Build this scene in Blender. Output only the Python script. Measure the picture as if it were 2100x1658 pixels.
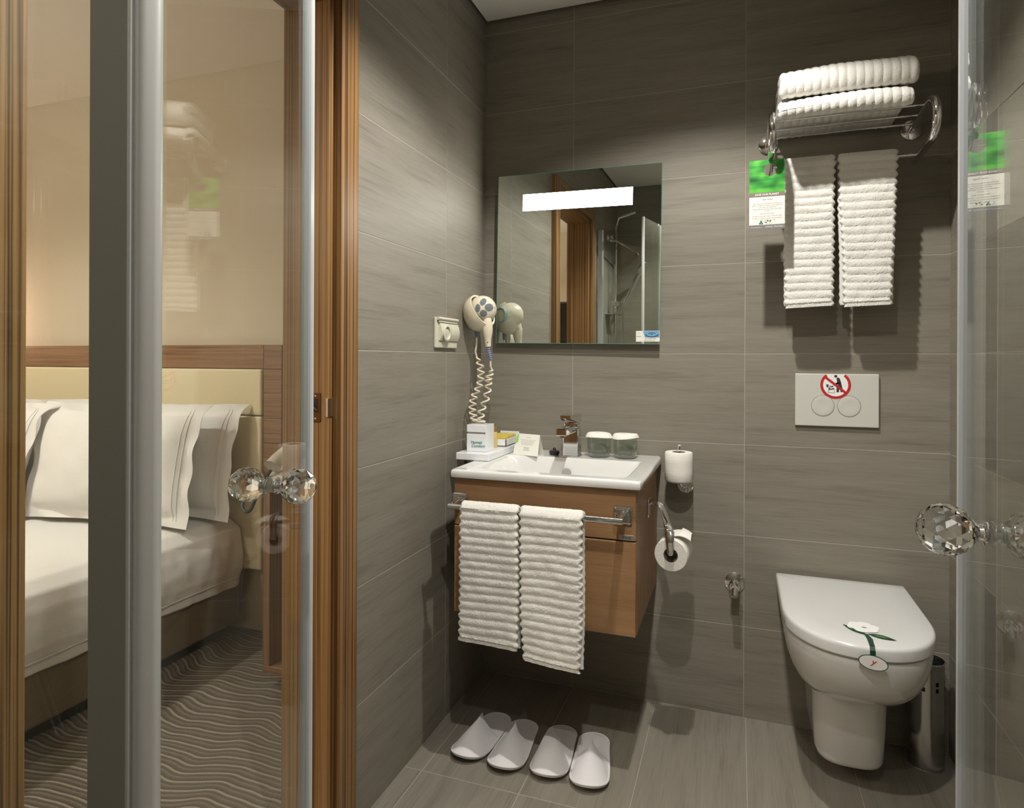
import bpy, bmesh, math, random
from mathutils import Vector, Matrix, noise

# ------------------------------------------------------------------ scene, camera, light
for o in list(bpy.data.objects):
    bpy.data.objects.remove(o, do_unlink=True)
sc = bpy.context.scene
COL = sc.collection
R = random.Random(7)
PI = math.pi

CAM_Z = 1.1785
yaw, roll, fpx = 0.3403, 0.0038, 1310.0
cy_, sy_ = math.cos(yaw), math.sin(yaw)
rt = Vector((cy_, sy_, 0)); fw = Vector((-sy_, cy_, 0)); up = Vector((0, 0, 1))
rt2 = rt * math.cos(roll) + up * math.sin(roll)
up2 = up * math.cos(roll) - rt * math.sin(roll)
cd = bpy.data.cameras.new('camera')
cam = bpy.data.objects.new('camera', cd)
COL.objects.link(cam)
cam.matrix_world = Matrix(((rt2.x, up2.x, -fw.x, 0), (rt2.y, up2.y, -fw.y, 0), (rt2.z, up2.z, -fw.z, CAM_Z), (0, 0, 0, 1)))
cd.sensor_fit = 'HORIZONTAL'
cd.sensor_width = 36.0
cd.lens = fpx / 2100.0 * 36.0
cd.shift_x = 0.0
cd.shift_y = (737.2 - 829.0) / 2100.0
cd.clip_start = 0.02
sc.camera = cam

w = bpy.data.worlds.new('world'); sc.world = w
w.use_nodes = True
w.node_tree.nodes['Background'].inputs[0].default_value = (1.0, 0.95, 0.88, 1)
w.node_tree.nodes['Background'].inputs[1].default_value = 0.02

sc.view_settings.view_transform = 'Standard'
sc.view_settings.look = 'None'
sc.view_settings.gamma = 1.0
sc.view_settings.exposure = 0.0
sc.view_settings.use_curve_mapping = False
sc.cycles.max_bounces = 14
sc.cycles.transparent_max_bounces = 24
sc.cycles.transmission_bounces = 12
sc.cycles.glossy_bounces = 6
sc.cycles.diffuse_bounces = 4
sc.cycles.caustics_refractive = False
sc.cycles.sample_clamp_indirect = 4.0


def spot(name, loc, power, color, size=116, blend=0.35, radius=0.03, aim=(0, 0, -1)):
    ld = bpy.data.lights.new(name, 'SPOT')
    ld.energy = power; ld.color = color
    ld.spot_size = math.radians(size); ld.spot_blend = blend; ld.shadow_soft_size = radius
    o = bpy.data.objects.new(name, ld); COL.objects.link(o)
    o.location = loc
    o.rotation_euler = Vector(aim).to_track_quat('-Z', 'Y').to_euler()
    return o


def area(name, loc, sx, sy, power, color, aim=(0, 0, -1)):
    ld = bpy.data.lights.new(name, 'AREA')
    ld.shape = 'RECTANGLE'; ld.size = sx; ld.size_y = sy; ld.energy = power; ld.color = color
    o = bpy.data.objects.new(name, ld); COL.objects.link(o)
    o.location = loc
    o.rotation_euler = Vector(aim).to_track_quat('-Z', 'Y').to_euler()
    return o


COOL = (1.0, 0.975, 0.915)
WARM = (1.0, 0.945, 0.87)
spot('downlight_vanity', (-0.12, 1.40, 2.435), 90, COOL, 125, 0.38, 0.022)
spot('downlight_shower', (-0.08, 0.50, 2.435), 70, COOL, 128, 0.40, 0.022)
spot('downlight_shower_back', (-0.05, -0.12, 2.435), 22, COOL, 128, 0.40, 0.022)
spot('downlight_bedroom', (-2.75, 0.95, 2.43), 105, WARM, 136, 0.6, 0.05)
spot('downlight_bedroom_foot', (-2.2, -0.6, 2.43), 60, WARM, 140, 0.5, 0.05)
area('bedside_sconce', (-3.75, 2.05, 1.35), 0.12, 0.2, 4.0, (1.0, 0.6, 0.38), (0.1, 1, 0.15))
area('bedroom_ceiling_fill', (-3.0, -0.7, 1.75), 0.5, 0.5, 58, (1.0, 0.88, 0.74), (0, 0.25, 1))  # added fill light out of view, aimed up to brighten the bedroom ceiling

# ------------------------------------------------------------------ materials
MATS = {}


def nodes(name):
    m = bpy.data.materials.new(name); m.use_nodes = True
    nt = m.node_tree
    b = nt.nodes['Principled BSDF']
    MATS[name] = m
    return m, nt, b


def N(nt, typ, **kw):
    n = nt.nodes.new(typ)
    for k, v in kw.items():
        if k in n.inputs.keys():
            n.inputs[k].default_value = v
        else:
            setattr(n, k, v)
    return n


def plain(name, col, rough=0.5, metal=0.0, spec=0.5, coat=0.0, bump=0.0, bscale=200.0, emit=None, sss=0.0, sheen=0.0):
    m, nt, b = nodes(name)
    b.inputs['Base Color'].default_value = (*col, 1)
    b.inputs['Roughness'].default_value = rough
    b.inputs['Metallic'].default_value = metal
    b.inputs['Specular IOR Level'].default_value = spec
    b.inputs['Coat Weight'].default_value = coat
    b.inputs['Coat Roughness'].default_value = 0.05
    if sheen:
        b.inputs['Sheen Weight'].default_value = sheen
    if emit:
        b.inputs['Emission Color'].default_value = (*emit[:3], 1)
        b.inputs['Emission Strength'].default_value = emit[3]
    if bump:
        tc = N(nt, 'ShaderNodeTexCoord')
        n = N(nt, 'ShaderNodeTexNoise', Scale=bscale, Detail=3.0)
        nt.links.new(tc.outputs['Object'], n.inputs['Vector'])
        bp = N(nt, 'ShaderNodeBump', Strength=bump, Distance=0.002)
        nt.links.new(n.outputs['Fac'], bp.inputs['Height'])
        nt.links.new(bp.outputs['Normal'], b.inputs['Normal'])
    return m


def ramp(nt, stops):
    r = N(nt, 'ShaderNodeValToRGB')
    e = r.color_ramp.elements
    while len(e) < len(stops):
        e.new(0.5)
    for i, (p, c) in enumerate(stops):
        e[i].position = p; e[i].color = (*c, 1)
    return r


def streaky(name, stops, scale, rough=0.45, detail=5.0, bump=0.15, fine=None, randobj=True, spec=0.5, warp=0.0, mixfine=0.35):
    """Grain stretched along the axis that has the small scale."""
    m, nt, b = nodes(name)
    tc = N(nt, 'ShaderNodeTexCoord')
    vec = tc.outputs['Object']
    if randobj:
        oi = N(nt, 'ShaderNodeObjectInfo')
        mul = N(nt, 'ShaderNodeMath', operation='MULTIPLY'); mul.inputs[1].default_value = 37.0
        nt.links.new(oi.outputs['Random'], mul.inputs[0])
        add = N(nt, 'ShaderNodeVectorMath', operation='ADD')
        nt.links.new(vec, add.inputs[0]); nt.links.new(mul.outputs[0], add.inputs[1])
        vec = add.outputs[0]
    mp = N(nt, 'ShaderNodeMapping'); mp.inputs['Scale'].default_value = scale
    nt.links.new(vec, mp.inputs['Vector'])
    n1 = N(nt, 'ShaderNodeTexNoise', Scale=1.0, Detail=detail, Roughness=0.62, Distortion=warp)
    nt.links.new(mp.outputs[0], n1.inputs['Vector'])
    mp2 = N(nt, 'ShaderNodeMapping'); mp2.inputs['Scale'].default_value = fine or tuple(s * 4 for s in scale)
    nt.links.new(vec, mp2.inputs['Vector'])
    n2 = N(nt, 'ShaderNodeTexNoise', Scale=1.0, Detail=3.0, Roughness=0.6)
    nt.links.new(mp2.outputs[0], n2.inputs['Vector'])
    mx = N(nt, 'ShaderNodeMix', data_type='FLOAT'); mx.inputs[0].default_value = mixfine
    nt.links.new(n1.outputs['Fac'], mx.inputs[2]); nt.links.new(n2.outputs['Fac'], mx.inputs[3])
    r = ramp(nt, stops)
    nt.links.new(mx.outputs[0], r.inputs[0])
    nt.links.new(r.outputs[0], b.inputs['Base Color'])
    b.inputs['Roughness'].default_value = rough
    b.inputs['Specular IOR Level'].default_value = spec
    if bump:
        bp = N(nt, 'ShaderNodeBump', Strength=bump, Distance=0.001)
        nt.links.new(mx.outputs[0], bp.inputs['Height'])
        nt.links.new(bp.outputs['Normal'], b.inputs['Normal'])
    return m


TS = [(0.30, (0.160, 0.141, 0.110)), (0.46, (0.219, 0.197, 0.158)), (0.58, (0.240, 0.217, 0.176)), (0.75, (0.278, 0.255, 0.210))]
tile_m = streaky('tile_stone', TS, (2.2, 26.0, 26.0), rough=0.55, bump=0.25, spec=0.35, fine=(8.0, 190.0, 190.0), mixfine=0.42)
grout_m = plain('grout', (0.36, 0.335, 0.285), 0.85)
ceil_m = plain('ceiling_paint', (0.78, 0.76, 0.71), 0.9)
black_gap_m = plain('dark_void', (0.02, 0.02, 0.02), 0.9)
ZS = [(0.37, (0.050, 0.019, 0.006)), (0.45, (0.135, 0.062, 0.019)), (0.52, (0.25, 0.128, 0.042)), (0.66, (0.33, 0.185, 0.070))]
zebra_m = streaky('zebrano_veneer', ZS, (190.0, 190.0, 0.45), rough=0.42, detail=2.0, bump=0.05, fine=(420.0, 420.0, 2.5), randobj=True, mixfine=0.28)
VS = [(0.30, (0.165, 0.082, 0.034)), (0.47, (0.270, 0.146, 0.066)), (0.60, (0.315, 0.176, 0.082)), (0.78, (0.37, 0.215, 0.11))]
vanity_m = streaky('vanity_veneer', VS, (2.0, 24.0, 24.0), rough=0.38, detail=5.0, bump=0.05, fine=(4.0, 260.0, 260.0), mixfine=0.35, warp=0.4)
vanity_side_m = streaky('vanity_side_veneer', VS, (30.0, 30.0, 1.5), rough=0.4, detail=4.0, bump=0.04, fine=(200.0, 200.0, 4.0))
HS = [(0.34, (0.115, 0.058, 0.028)), (0.48, (0.235, 0.125, 0.064)), (0.62, (0.30, 0.17, 0.092))]
bedwood_m = streaky('bedroom_veneer', HS, (1.4, 90.0, 90.0), rough=0.45, detail=3.0, bump=0.04, fine=(3.0, 300.0, 300.0))
bedwood_v_m = streaky('bedroom_veneer_upright', HS, (110.0, 110.0, 1.2), rough=0.45, detail=3.0, bump=0.04, fine=(300.0, 300.0, 3.0))

chrome_m = plain('chrome', (0.78, 0.78, 0.79), 0.06, 1.0)
steel_m = plain('polished_steel', (0.50, 0.49, 0.47), 0.16, 1.0)
alu_m = plain('anodised_aluminium', (0.56, 0.56, 0.54), 0.36, 0.35)
alu_flat_m = plain('matt_aluminium', (0.27, 0.26, 0.22), 0.5, 0.4)
black_m = plain('black_rubber', (0.012, 0.012, 0.013), 0.45)
porcelain_m = plain('porcelain', (0.72, 0.715, 0.69), 0.10, 0.0, 0.5, 0.6)
lidplastic_m = plain('white_plastic_gloss', (0.66, 0.655, 0.64), 0.22, 0.0, 0.5, 0.2)
plastic_m = plain('white_plastic', (0.57, 0.56, 0.51), 0.35)
cream_m = plain('cream_plastic', (0.74, 0.67, 0.52), 0.28, coat=0.3)
socket_m = plain('beige_plastic', (0.60, 0.57, 0.46), 0.35)
vent_m = plain('grey_vent_foam', (0.17, 0.19, 0.21), 0.8, bump=0.6, bscale=900)
acrylic_m = plain('white_acrylic', (0.82, 0.83, 0.84), 0.18, coat=0.3)
paper_m = plain('paper', (0.80, 0.76, 0.70), 0.9, bump=0.35, bscale=160)
paper_flat_m = plain('card_paper', (0.80, 0.78, 0.70), 0.6)
terry_m = plain('terry_cotton', (0.75, 0.73, 0.68), 0.95, spec=0.1, bump=0.9, bscale=520, sheen=0.25)
felt_m = plain('slipper_fleece', (0.78, 0.76, 0.76), 0.95, spec=0.1, bump=0.4, bscale=700, sheen=0.2)
linen_m = plain('bed_linen', (0.76, 0.745, 0.725), 0.85, spec=0.15, bump=0.25, bscale=90)
leather_m = plain('cream_leather', (0.72, 0.63, 0.42), 0.5, bump=0.12, bscale=300)
bedbase_m = plain('taupe_suede', (0.150, 0.115, 0.066), 0.9, bump=0.2, bscale=120)
bedwall_m = plain('bedroom_wall_paint', (0.56, 0.49, 0.38), 0.85)
bedceil_m = plain('bedroom_ceiling_paint', (0.80, 0.73, 0.64), 0.9)
bronze_m = plain('dark_bronze', (0.16, 0.085, 0.03), 0.35, 0.9)
tv_m = plain('black_screen', (0.006, 0.006, 0.007), 0.12)
phone_m = plain('grey_phone_plastic', (0.56, 0.53, 0.45), 0.35)
darkcord_m = plain('black_cord', (0.015, 0.017, 0.018), 0.4)
strip_m = plain('clear_grey_vinyl', (0.50, 0.51, 0.53), 0.28, spec=0.6)
strip_edge_m = plain('pale_vinyl', (0.66, 0.66, 0.60), 0.35)
green_m = plain('leaf_green', (0.10, 0.42, 0.075), 0.4)
lgreen_m = plain('light_green_print', (0.28, 0.60, 0.10), 0.45)
dgreen_m = plain('dark_green_print', (0.012, 0.055, 0.028), 0.4)
tealprint_m = plain('teal_print', (0.0, 0.16, 0.13), 0.5)
greyprint_m = plain('grey_print', (0.19, 0.18, 0.185), 0.5)
brownprint_m = plain('brown_print', (0.21, 0.175, 0.145), 0.5)
ink_m = plain('black_ink', (0.03, 0.03, 0.035), 0.5)
softink_m = plain('grey_ink', (0.20, 0.19, 0.18), 0.6)
whiteink_m = plain('white_ink', (0.85, 0.84, 0.82), 0.5)
red_m = plain('red_print', (0.50, 0.025, 0.03), 0.35)
blue_m = plain('blue_print', (0.16, 0.36, 0.56), 0.4)
navy_m = plain('navy_print', (0.02, 0.06, 0.15), 0.4)
amber_m = plain('amber_cap', (0.26, 0.13, 0.03), 0.3)
honey_m = plain('honey_shampoo', (0.62, 0.45, 0.16), 0.2, coat=0.5)
yellow_m = plain('yellow_sachet', (0.62, 0.50, 0.10), 0.4)
greyband_m = plain('grey_slot', (0.30, 0.29, 0.26), 0.5)
bluebush_m = plain('blue_grey_rubber', (0.20, 0.22, 0.34), 0.5)
light_m = plain('lamp_diffuser', (1, 1, 1), 0.4, emit=(1.0, 0.97, 0.90, 25.0))
dryerblue_m = plain('pale_blue_plastic', (0.35, 0.48, 0.52), 0.3)
brand_m = plain('brand_plate', (0.42, 0.40, 0.37), 0.35, 0.8)


def leafprint():
    m, nt, b = nodes('leaf_photo_print')
    tc = N(nt, 'ShaderNodeTexCoord')
    mp = N(nt, 'ShaderNodeMapping'); mp.inputs['Rotation'].default_value = (0, 0.75, 0); mp.inputs['Scale'].default_value = (3, 1, 45)
    nt.links.new(tc.outputs['Object'], mp.inputs[0])
    n = N(nt, 'ShaderNodeTexNoise', Scale=2.0, Detail=2.0)
    nt.links.new(mp.outputs[0], n.inputs['Vector'])
    n2 = N(nt, 'ShaderNodeTexNoise', Scale=26.0, Detail=1.0)
    nt.links.new(tc.outputs['Object'], n2.inputs['Vector'])
    r = ramp(nt, [(0.32, (0.015, 0.10, 0.02)), (0.48, (0.04, 0.30, 0.045)), (0.62, (0.13, 0.50, 0.06))])
    mx = N(nt, 'ShaderNodeMix', data_type='FLOAT'); mx.inputs[0].default_value = 0.65
    nt.links.new(n.outputs['Fac'], mx.inputs[2]); nt.links.new(n2.outputs['Fac'], mx.inputs[3])
    nt.links.new(mx.outputs[0], r.inputs[0]); nt.links.new(r.outputs[0], b.inputs['Base Color'])
    b.inputs['Roughness'].default_value = 0.35
    return m


leaf_m = leafprint()


def carpet():
    m, nt, b = nodes('striped_carpet')
    tc = N(nt, 'ShaderNodeTexCoord')
    nz = N(nt, 'ShaderNodeTexNoise', Scale=3.2, Detail=1.5)
    mp = N(nt, 'ShaderNodeMapping'); mp.inputs['Scale'].default_value = (1.0, 0.35, 1.0)
    nt.links.new(tc.outputs['Object'], mp.inputs[0]); nt.links.new(mp.outputs[0], nz.inputs['Vector'])
    sx = N(nt, 'ShaderNodeSeparateXYZ'); nt.links.new(tc.outputs['Object'], sx.inputs[0])
    m1 = N(nt, 'ShaderNodeMath', operation='MULTIPLY'); m1.inputs[1].default_value = 0.26
    nt.links.new(nz.outputs['Fac'], m1.inputs[0])
    wv = N(nt, 'ShaderNodeMath', operation='MULTIPLY'); wv.inputs[1].default_value = 9.0
    nt.links.new(sx.outputs['X'], wv.inputs[0])
    sn = N(nt, 'ShaderNodeMath', operation='SINE'); nt.links.new(wv.outputs[0], sn.inputs[0])
    sn2 = N(nt, 'ShaderNodeMath', operation='MULTIPLY'); sn2.inputs[1].default_value = 0.016
    nt.links.new(sn.outputs[0], sn2.inputs[0])
    a = N(nt, 'ShaderNodeMath', operation='ADD'); nt.links.new(sx.outputs['Y'], a.inputs[0]); nt.links.new(m1.outputs[0], a.inputs[1])
    a2 = N(nt, 'ShaderNodeMath', operation='ADD'); nt.links.new(a.outputs[0], a2.inputs[0]); nt.links.new(sn2.outputs[0], a2.inputs[1])
    sc_ = N(nt, 'ShaderNodeMath', operation='MULTIPLY'); sc_.inputs[1].default_value = 27.0
    nt.links.new(a2.outputs[0], sc_.inputs[0])
    fr = N(nt, 'ShaderNodeMath', operation='FRACT'); nt.links.new(sc_.outputs[0], fr.inputs[0])
    fz = N(nt, 'ShaderNodeTexNoise', Scale=420.0, Detail=2.0); nt.links.new(tc.outputs['Object'], fz.inputs['Vector'])
    f2 = N(nt, 'ShaderNodeMath', operation='MULTIPLY_ADD'); f2.inputs[1].default_value = 0.22; f2.inputs[2].default_value = -0.11
    nt.links.new(fz.outputs['Fac'], f2.inputs[0])
    ad = N(nt, 'ShaderNodeMath', operation='ADD'); nt.links.new(fr.outputs[0], ad.inputs[0]); nt.links.new(f2.outputs[0], ad.inputs[1])
    r = ramp(nt, [(0.0, (0.105, 0.085, 0.064)), (0.22, (0.150, 0.125, 0.100)), (0.36, (0.20, 0.17, 0.14)), (0.48, (0.115, 0.094, 0.074)), (0.66, (0.13, 0.105, 0.085)), (0.74, (0.31, 0.27, 0.215)), (0.86, (0.33, 0.285, 0.23)), (0.93, (0.10, 0.080, 0.062))])
    nt.links.new(ad.outputs[0], r.inputs[0]); nt.links.new(r.outputs[0], b.inputs['Base Color'])
    b.inputs['Roughness'].default_value = 1.0; b.inputs['Specular IOR Level'].default_value = 0.05
    bp = N(nt, 'ShaderNodeBump', Strength=0.8, Distance=0.003); nt.links.new(fz.outputs['Fac'], bp.inputs['Height'])
    nt.links.new(bp.outputs['Normal'], b.inputs['Normal'])
    return m


carpet_m = carpet()


def pane_glass(name, tint=(0.93, 0.955, 0.94), boost=1.0):
    """Thin flat glass: clear with a Fresnel mirror on each face."""
    m = bpy.data.materials.new(name); m.use_nodes = True; nt = m.node_tree
    for n in list(nt.nodes):
        nt.nodes.remove(n)
    out = N(nt, 'ShaderNodeOutputMaterial')
    tr = N(nt, 'ShaderNodeBsdfTransparent'); tr.inputs[0].default_value = (*tint, 1)
    gl = N(nt, 'ShaderNodeBsdfGlossy'); gl.inputs['Roughness'].default_value = 0.0; gl.inputs[0].default_value = (1, 1, 1, 1)
    geo = N(nt, 'ShaderNodeNewGeometry')
    io = N(nt, 'ShaderNodeMix', data_type='FLOAT'); io.inputs[2].default_value = 1.5; io.inputs[3].default_value = 1 / 1.5
    nt.links.new(geo.outputs['Backfacing'], io.inputs[0])
    fr = N(nt, 'ShaderNodeFresnel'); nt.links.new(io.outputs[0], fr.inputs['IOR'])
    ml = N(nt, 'ShaderNodeMath', operation='MULTIPLY', use_clamp=True); ml.inputs[1].default_value = boost
    nt.links.new(fr.outputs[0], ml.inputs[0])
    mx = N(nt, 'ShaderNodeMixShader')
    nt.links.new(ml.outputs[0], mx.inputs[0]); nt.links.new(tr.outputs[0], mx.inputs[1]); nt.links.new(gl.outputs[0], mx.inputs[2])
    nt.links.new(mx.outputs[0], out.inputs[0])
    MATS[name] = m
    return m


pane_m = pane_glass('shower_glass')
tumbler_m = pane_glass('tumbler_glass', (0.90, 0.93, 0.91), 1.0)


def crystal():
    m, nt, b = nodes('cut_crystal')
    b.inputs['Base Color'].default_value = (1, 1, 1, 1)
    b.inputs['Roughness'].default_value = 0.0
    b.inputs['IOR'].default_value = 1.55
    b.inputs['Transmission Weight'].default_value = 1.0
    return m


crystal_m = crystal()
mirror_m = plain('mirror_silver', (0.80, 0.845, 0.80), 0.0, 1.0)
mirror_edge_m = plain('mirror_green_edge', (0.10, 0.30, 0.22), 0.15)

# ------------------------------------------------------------------ mesh helpers
class MB:
    def __init__(s):
        s.v = []; s.f = []; s.smooth = []; s.mi = []; s.cur = 0

    def add(s, vs, fs, smooth=False):
        k = len(s.v)
        s.v += [tuple(p) for p in vs]
        for f in fs:
            s.f.append([i + k for i in f]); s.smooth.append(smooth); s.mi.append(s.cur)
        return s

    def box(s, x0, x1, y0, y1, z0, z1, bev=0.0, seg=2):
        bm = bmesh.new()
        bmesh.ops.create_cube(bm, size=1.0)
        for v in bm.verts:
            v.co = Vector(((x0 + x1) / 2 + v.co.x * (x1 - x0), (y0 + y1) / 2 + v.co.y * (y1 - y0), (z0 + z1) / 2 + v.co.z * (z1 - z0)))
        if bev > 0:
            bmesh.ops.bevel(bm, geom=bm.edges[:], offset=bev, segments=seg, profile=0.5, affect='EDGES')
        s.bm(bm, smooth=False)
        return s

    def bm(s, bm, smooth=False, mat=None):
        bm.verts.index_update()
        vs = [(mat @ v.co if mat else v.co) for v in bm.verts]
        s.add(vs, [[v.index for v in f.verts] for f in bm.faces], smooth)
        bm.free()

    def tube(s, pts, r, seg=12, cap=True, closed=False):
        pts = [Vector(p) for p in pts]; n = len(pts)
        rr = r if isinstance(r, (list, tuple)) else [r] * n
        vs = []; prev = None
        for i, p in enumerate(pts):
            if closed:
                t = (pts[(i + 1) % n] - pts[i - 1]).normalized()
            else:
                t = (pts[min(i + 1, n - 1)] - pts[max(i - 1, 0)]).normalized()
            if prev is None:
                a = Vector((0, 0, 1)) if abs(t.z) < 0.9 else Vector((1, 0, 0))
                nrm = (a - t * a.dot(t)).normalized()
            else:
                nrm = (prev - t * prev.dot(t)).normalized()
            prev = nrm; bn = t.cross(nrm)
            for k in range(seg):
                a = 2 * PI * k / seg
                vs.append(p + (nrm * math.cos(a) + bn * math.sin(a)) * rr[i])
        fs = []
        m = n if closed else n - 1
        for i in range(m):
            j = (i + 1) % n
            for k in range(seg):
                k2 = (k + 1) % seg
                fs.append([i * seg + k, j * seg + k, j * seg + k2, i * seg + k2][::-1])
        s.add(vs, fs, True)
        if cap and not closed:
            b = len(s.v) - n * seg
            for rng in ([b + k for k in range(seg)], [b + (n - 1) * seg + k for k in range(seg)][::-1]):
                s.f.append(rng); s.smooth.append(False); s.mi.append(s.cur)
        return s

    def lathe(s, prof, center, axis=(0, 0, 1), seg=32, smooth=True, ang=2 * PI):
        ax = Vector(axis).normalized(); c = Vector(center)
        a = Vector((1, 0, 0)) if abs(ax.x) < 0.9 else Vector((0, 1, 0))
        u = (a - ax * a.dot(ax)).normalized(); w_ = ax.cross(u)
        vs = []; fs = []
        for r_, h in prof:
            for k in range(seg):
                t = ang * k / seg
                vs.append(c + ax * h + (u * math.cos(t) + w_ * math.sin(t)) * r_)
        for i in range(len(prof) - 1):
            for k in range(seg):
                k2 = (k + 1) % seg
                fs.append([i * seg + k, i * seg + k2, (i + 1) * seg + k2, (i + 1) * seg + k])
        s.add(vs, fs, smooth)
        return s

    def loft(s, loops, smooth=True, cap0=False, cap1=False):
        n = len(loops[0]); vs = [p for l in loops for p in l]; fs = []
        for i in range(len(loops) - 1):
            for k in range(n):
                k2 = (k + 1) % n
                fs.append([i * n + k, i * n + k2, (i + 1) * n + k2, (i + 1) * n + k])
        if cap0: fs.append(list(range(n))[::-1])
        if cap1: fs.append([(len(loops) - 1) * n + k for k in range(n)])
        s.add(vs, fs, smooth)
        return s

    def grid(s, fn, nu, nv, smooth=True, closeu=False):
        vs = [fn(i / (nu if closeu else nu - 1), j / (nv - 1)) for j in range(nv) for i in range(nu)]
        fs = []
        for j in range(nv - 1):
            for i in range(nu if closeu else nu - 1):
                i2 = (i + 1) % nu
                fs.append([j * nu + i, j * nu + i2, (j + 1) * nu + i2, (j + 1) * nu + i])
        s.add(vs, fs, smooth)
        return s

    def flat(s, outline, o, ux, uy, th=0.0004):
        """Thin flat print: outline in (u, v), on plane o + ux*u + uy*v, raised by th."""
        o = Vector(o); ux = Vector(ux); uy = Vector(uy); nrm = ux.cross(uy).normalized()
        top = [o + ux * a + uy * b + nrm * th for a, b in outline]
        bot = [o + ux * a + uy * b for a, b in outline]
        n = len(outline)
        fs = [list(range(n))] + [[n + k, n + (k + 1) % n, (k + 1) % n, k] for k in range(n)]
        s.add(top + bot, fs)
        return s


def mesh_of(name, mb, mats, origin=(0, 0, 0)):
    me = bpy.data.meshes.new(name)
    ox, oy, oz = origin
    me.from_pydata([(x - ox, y - oy, z - oz) for x, y, z in mb.v], [], mb.f)
    me.polygons.foreach_set('use_smooth', mb.smooth)
    if not isinstance(mats, (list, tuple)): mats = [mats]
    for m in mats: me.materials.append(m)
    if len(mats) > 1: me.polygons.foreach_set('material_index', mb.mi)
    me.update()
    return me


def wloc(o):
    p = Vector((0, 0, 0))
    while o is not None:
        p += o.location; o = o.parent
    return p


def obj(name, mb, mats, parent=None, origin=None, fix=True):
    """Link one mesh; world-space verts. Children are stored relative to their parent."""
    base = wloc(parent) if parent else Vector((0, 0, 0))
    org = Vector(origin) if origin is not None else (base if parent else Vector((0, 0, 0)))
    me = mesh_of(name, mb, mats, org)
    if fix:
        bm = bmesh.new(); bm.from_mesh(me); bmesh.ops.recalc_face_normals(bm, faces=bm.faces[:]); bm.to_mesh(me); bm.free()
    try:
        if any(mb.smooth):
            sm = list(mb.smooth); me.set_sharp_from_angle(angle=math.radians(38)); me.polygons.foreach_set('use_smooth', sm)
    except Exception:
        pass
    o = bpy.data.objects.new(name, me); COL.objects.link(o)
    if parent: o.parent = parent
    o.location = org - base
    return o


def tag(o, label, cat, group=None, kind=None):
    o['label'] = label; o['category'] = cat
    if group: o['group'] = group
    if kind: o['kind'] = kind
    return o


def thing(name, loc, label, cat, group=None):
    o = bpy.data.objects.new(name, None); COL.objects.link(o)
    o.empty_display_size = 0.05
    o.location = loc
    return tag(o, label, cat, group)


def dup(root, loc, label=None):
    """Copy of a thing with copies of its parts and sub-parts (shared meshes)."""
    r = root.copy(); COL.objects.link(r); r.location = loc
    if label: r['label'] = label
    for ch in list(root.children):
        c = ch.copy(); COL.objects.link(c); c.parent = r
        for g in list(ch.children):
            d_ = g.copy(); COL.objects.link(d_); d_.parent = c
    return r


def text(mb, s, o, ux, uy, size, align='CENTER', shear=0.0, th=0.0003, bold=0.0):
    """Add flat lettering to mb on the plane o + ux, uy (unit vectors)."""
    cu = bpy.data.curves.new('t', 'FONT'); cu.body = s; cu.size = size; cu.align_x = align; cu.shear = shear
    cu.resolution_u = 2; cu.offset = bold
    ob = bpy.data.objects.new('t', cu); COL.objects.link(ob)
    me = ob.to_mesh()
    o = Vector(o); ux = Vector(ux); uy = Vector(uy); n = ux.cross(uy).normalized() * th
    mb.add([o + ux * v.co.x + uy * v.co.y + n for v in me.vertices], [list(p.vertices) for p in me.polygons])
    ob.to_mesh_clear()
    bpy.data.objects.remove(ob, do_unlink=True); bpy.data.curves.remove(cu)


def arc(cx, cz, r, a0, a1, n):
    return [(cx + r * math.cos(a0 + (a1 - a0) * i / n), cz + r * math.sin(a0 + (a1 - a0) * i / n)) for i in range(n + 1)]


def smooth_path(pts, n=8):
    pts = [Vector(p) for p in pts]; out = []
    for i in range(len(pts) - 1):
        p0 = pts[max(i - 1, 0)]; p1 = pts[i]; p2 = pts[i + 1]; p3 = pts[min(i + 2, len(pts) - 1)]
        for k in range(n):
            t = k / n
            out.append(0.5 * ((2 * p1) + (p2 - p0) * t + (2 * p0 - 5 * p1 + 4 * p2 - p3) * t * t + (3 * p1 - p0 - 3 * p2 + p3) * t ** 3))
    out.append(pts[-1])
    return out


def sstep(a, b, x):
    t = min(1, max(0, (x - a) / (b - a))); return t * t * (3 - 2 * t)


FX, FZ = (1, 0, 0), (0, 0, 1)          # axes of a face that looks towards -Y

# ------------------------------------------------------------------ room shell
YB, XL, XR, YF = 2.243, -0.905, 0.600, -0.30
ZC = 2.447
WALLX = -1.015                          # bedroom face of the left wall
J = 0.0011                              # half joint


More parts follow.
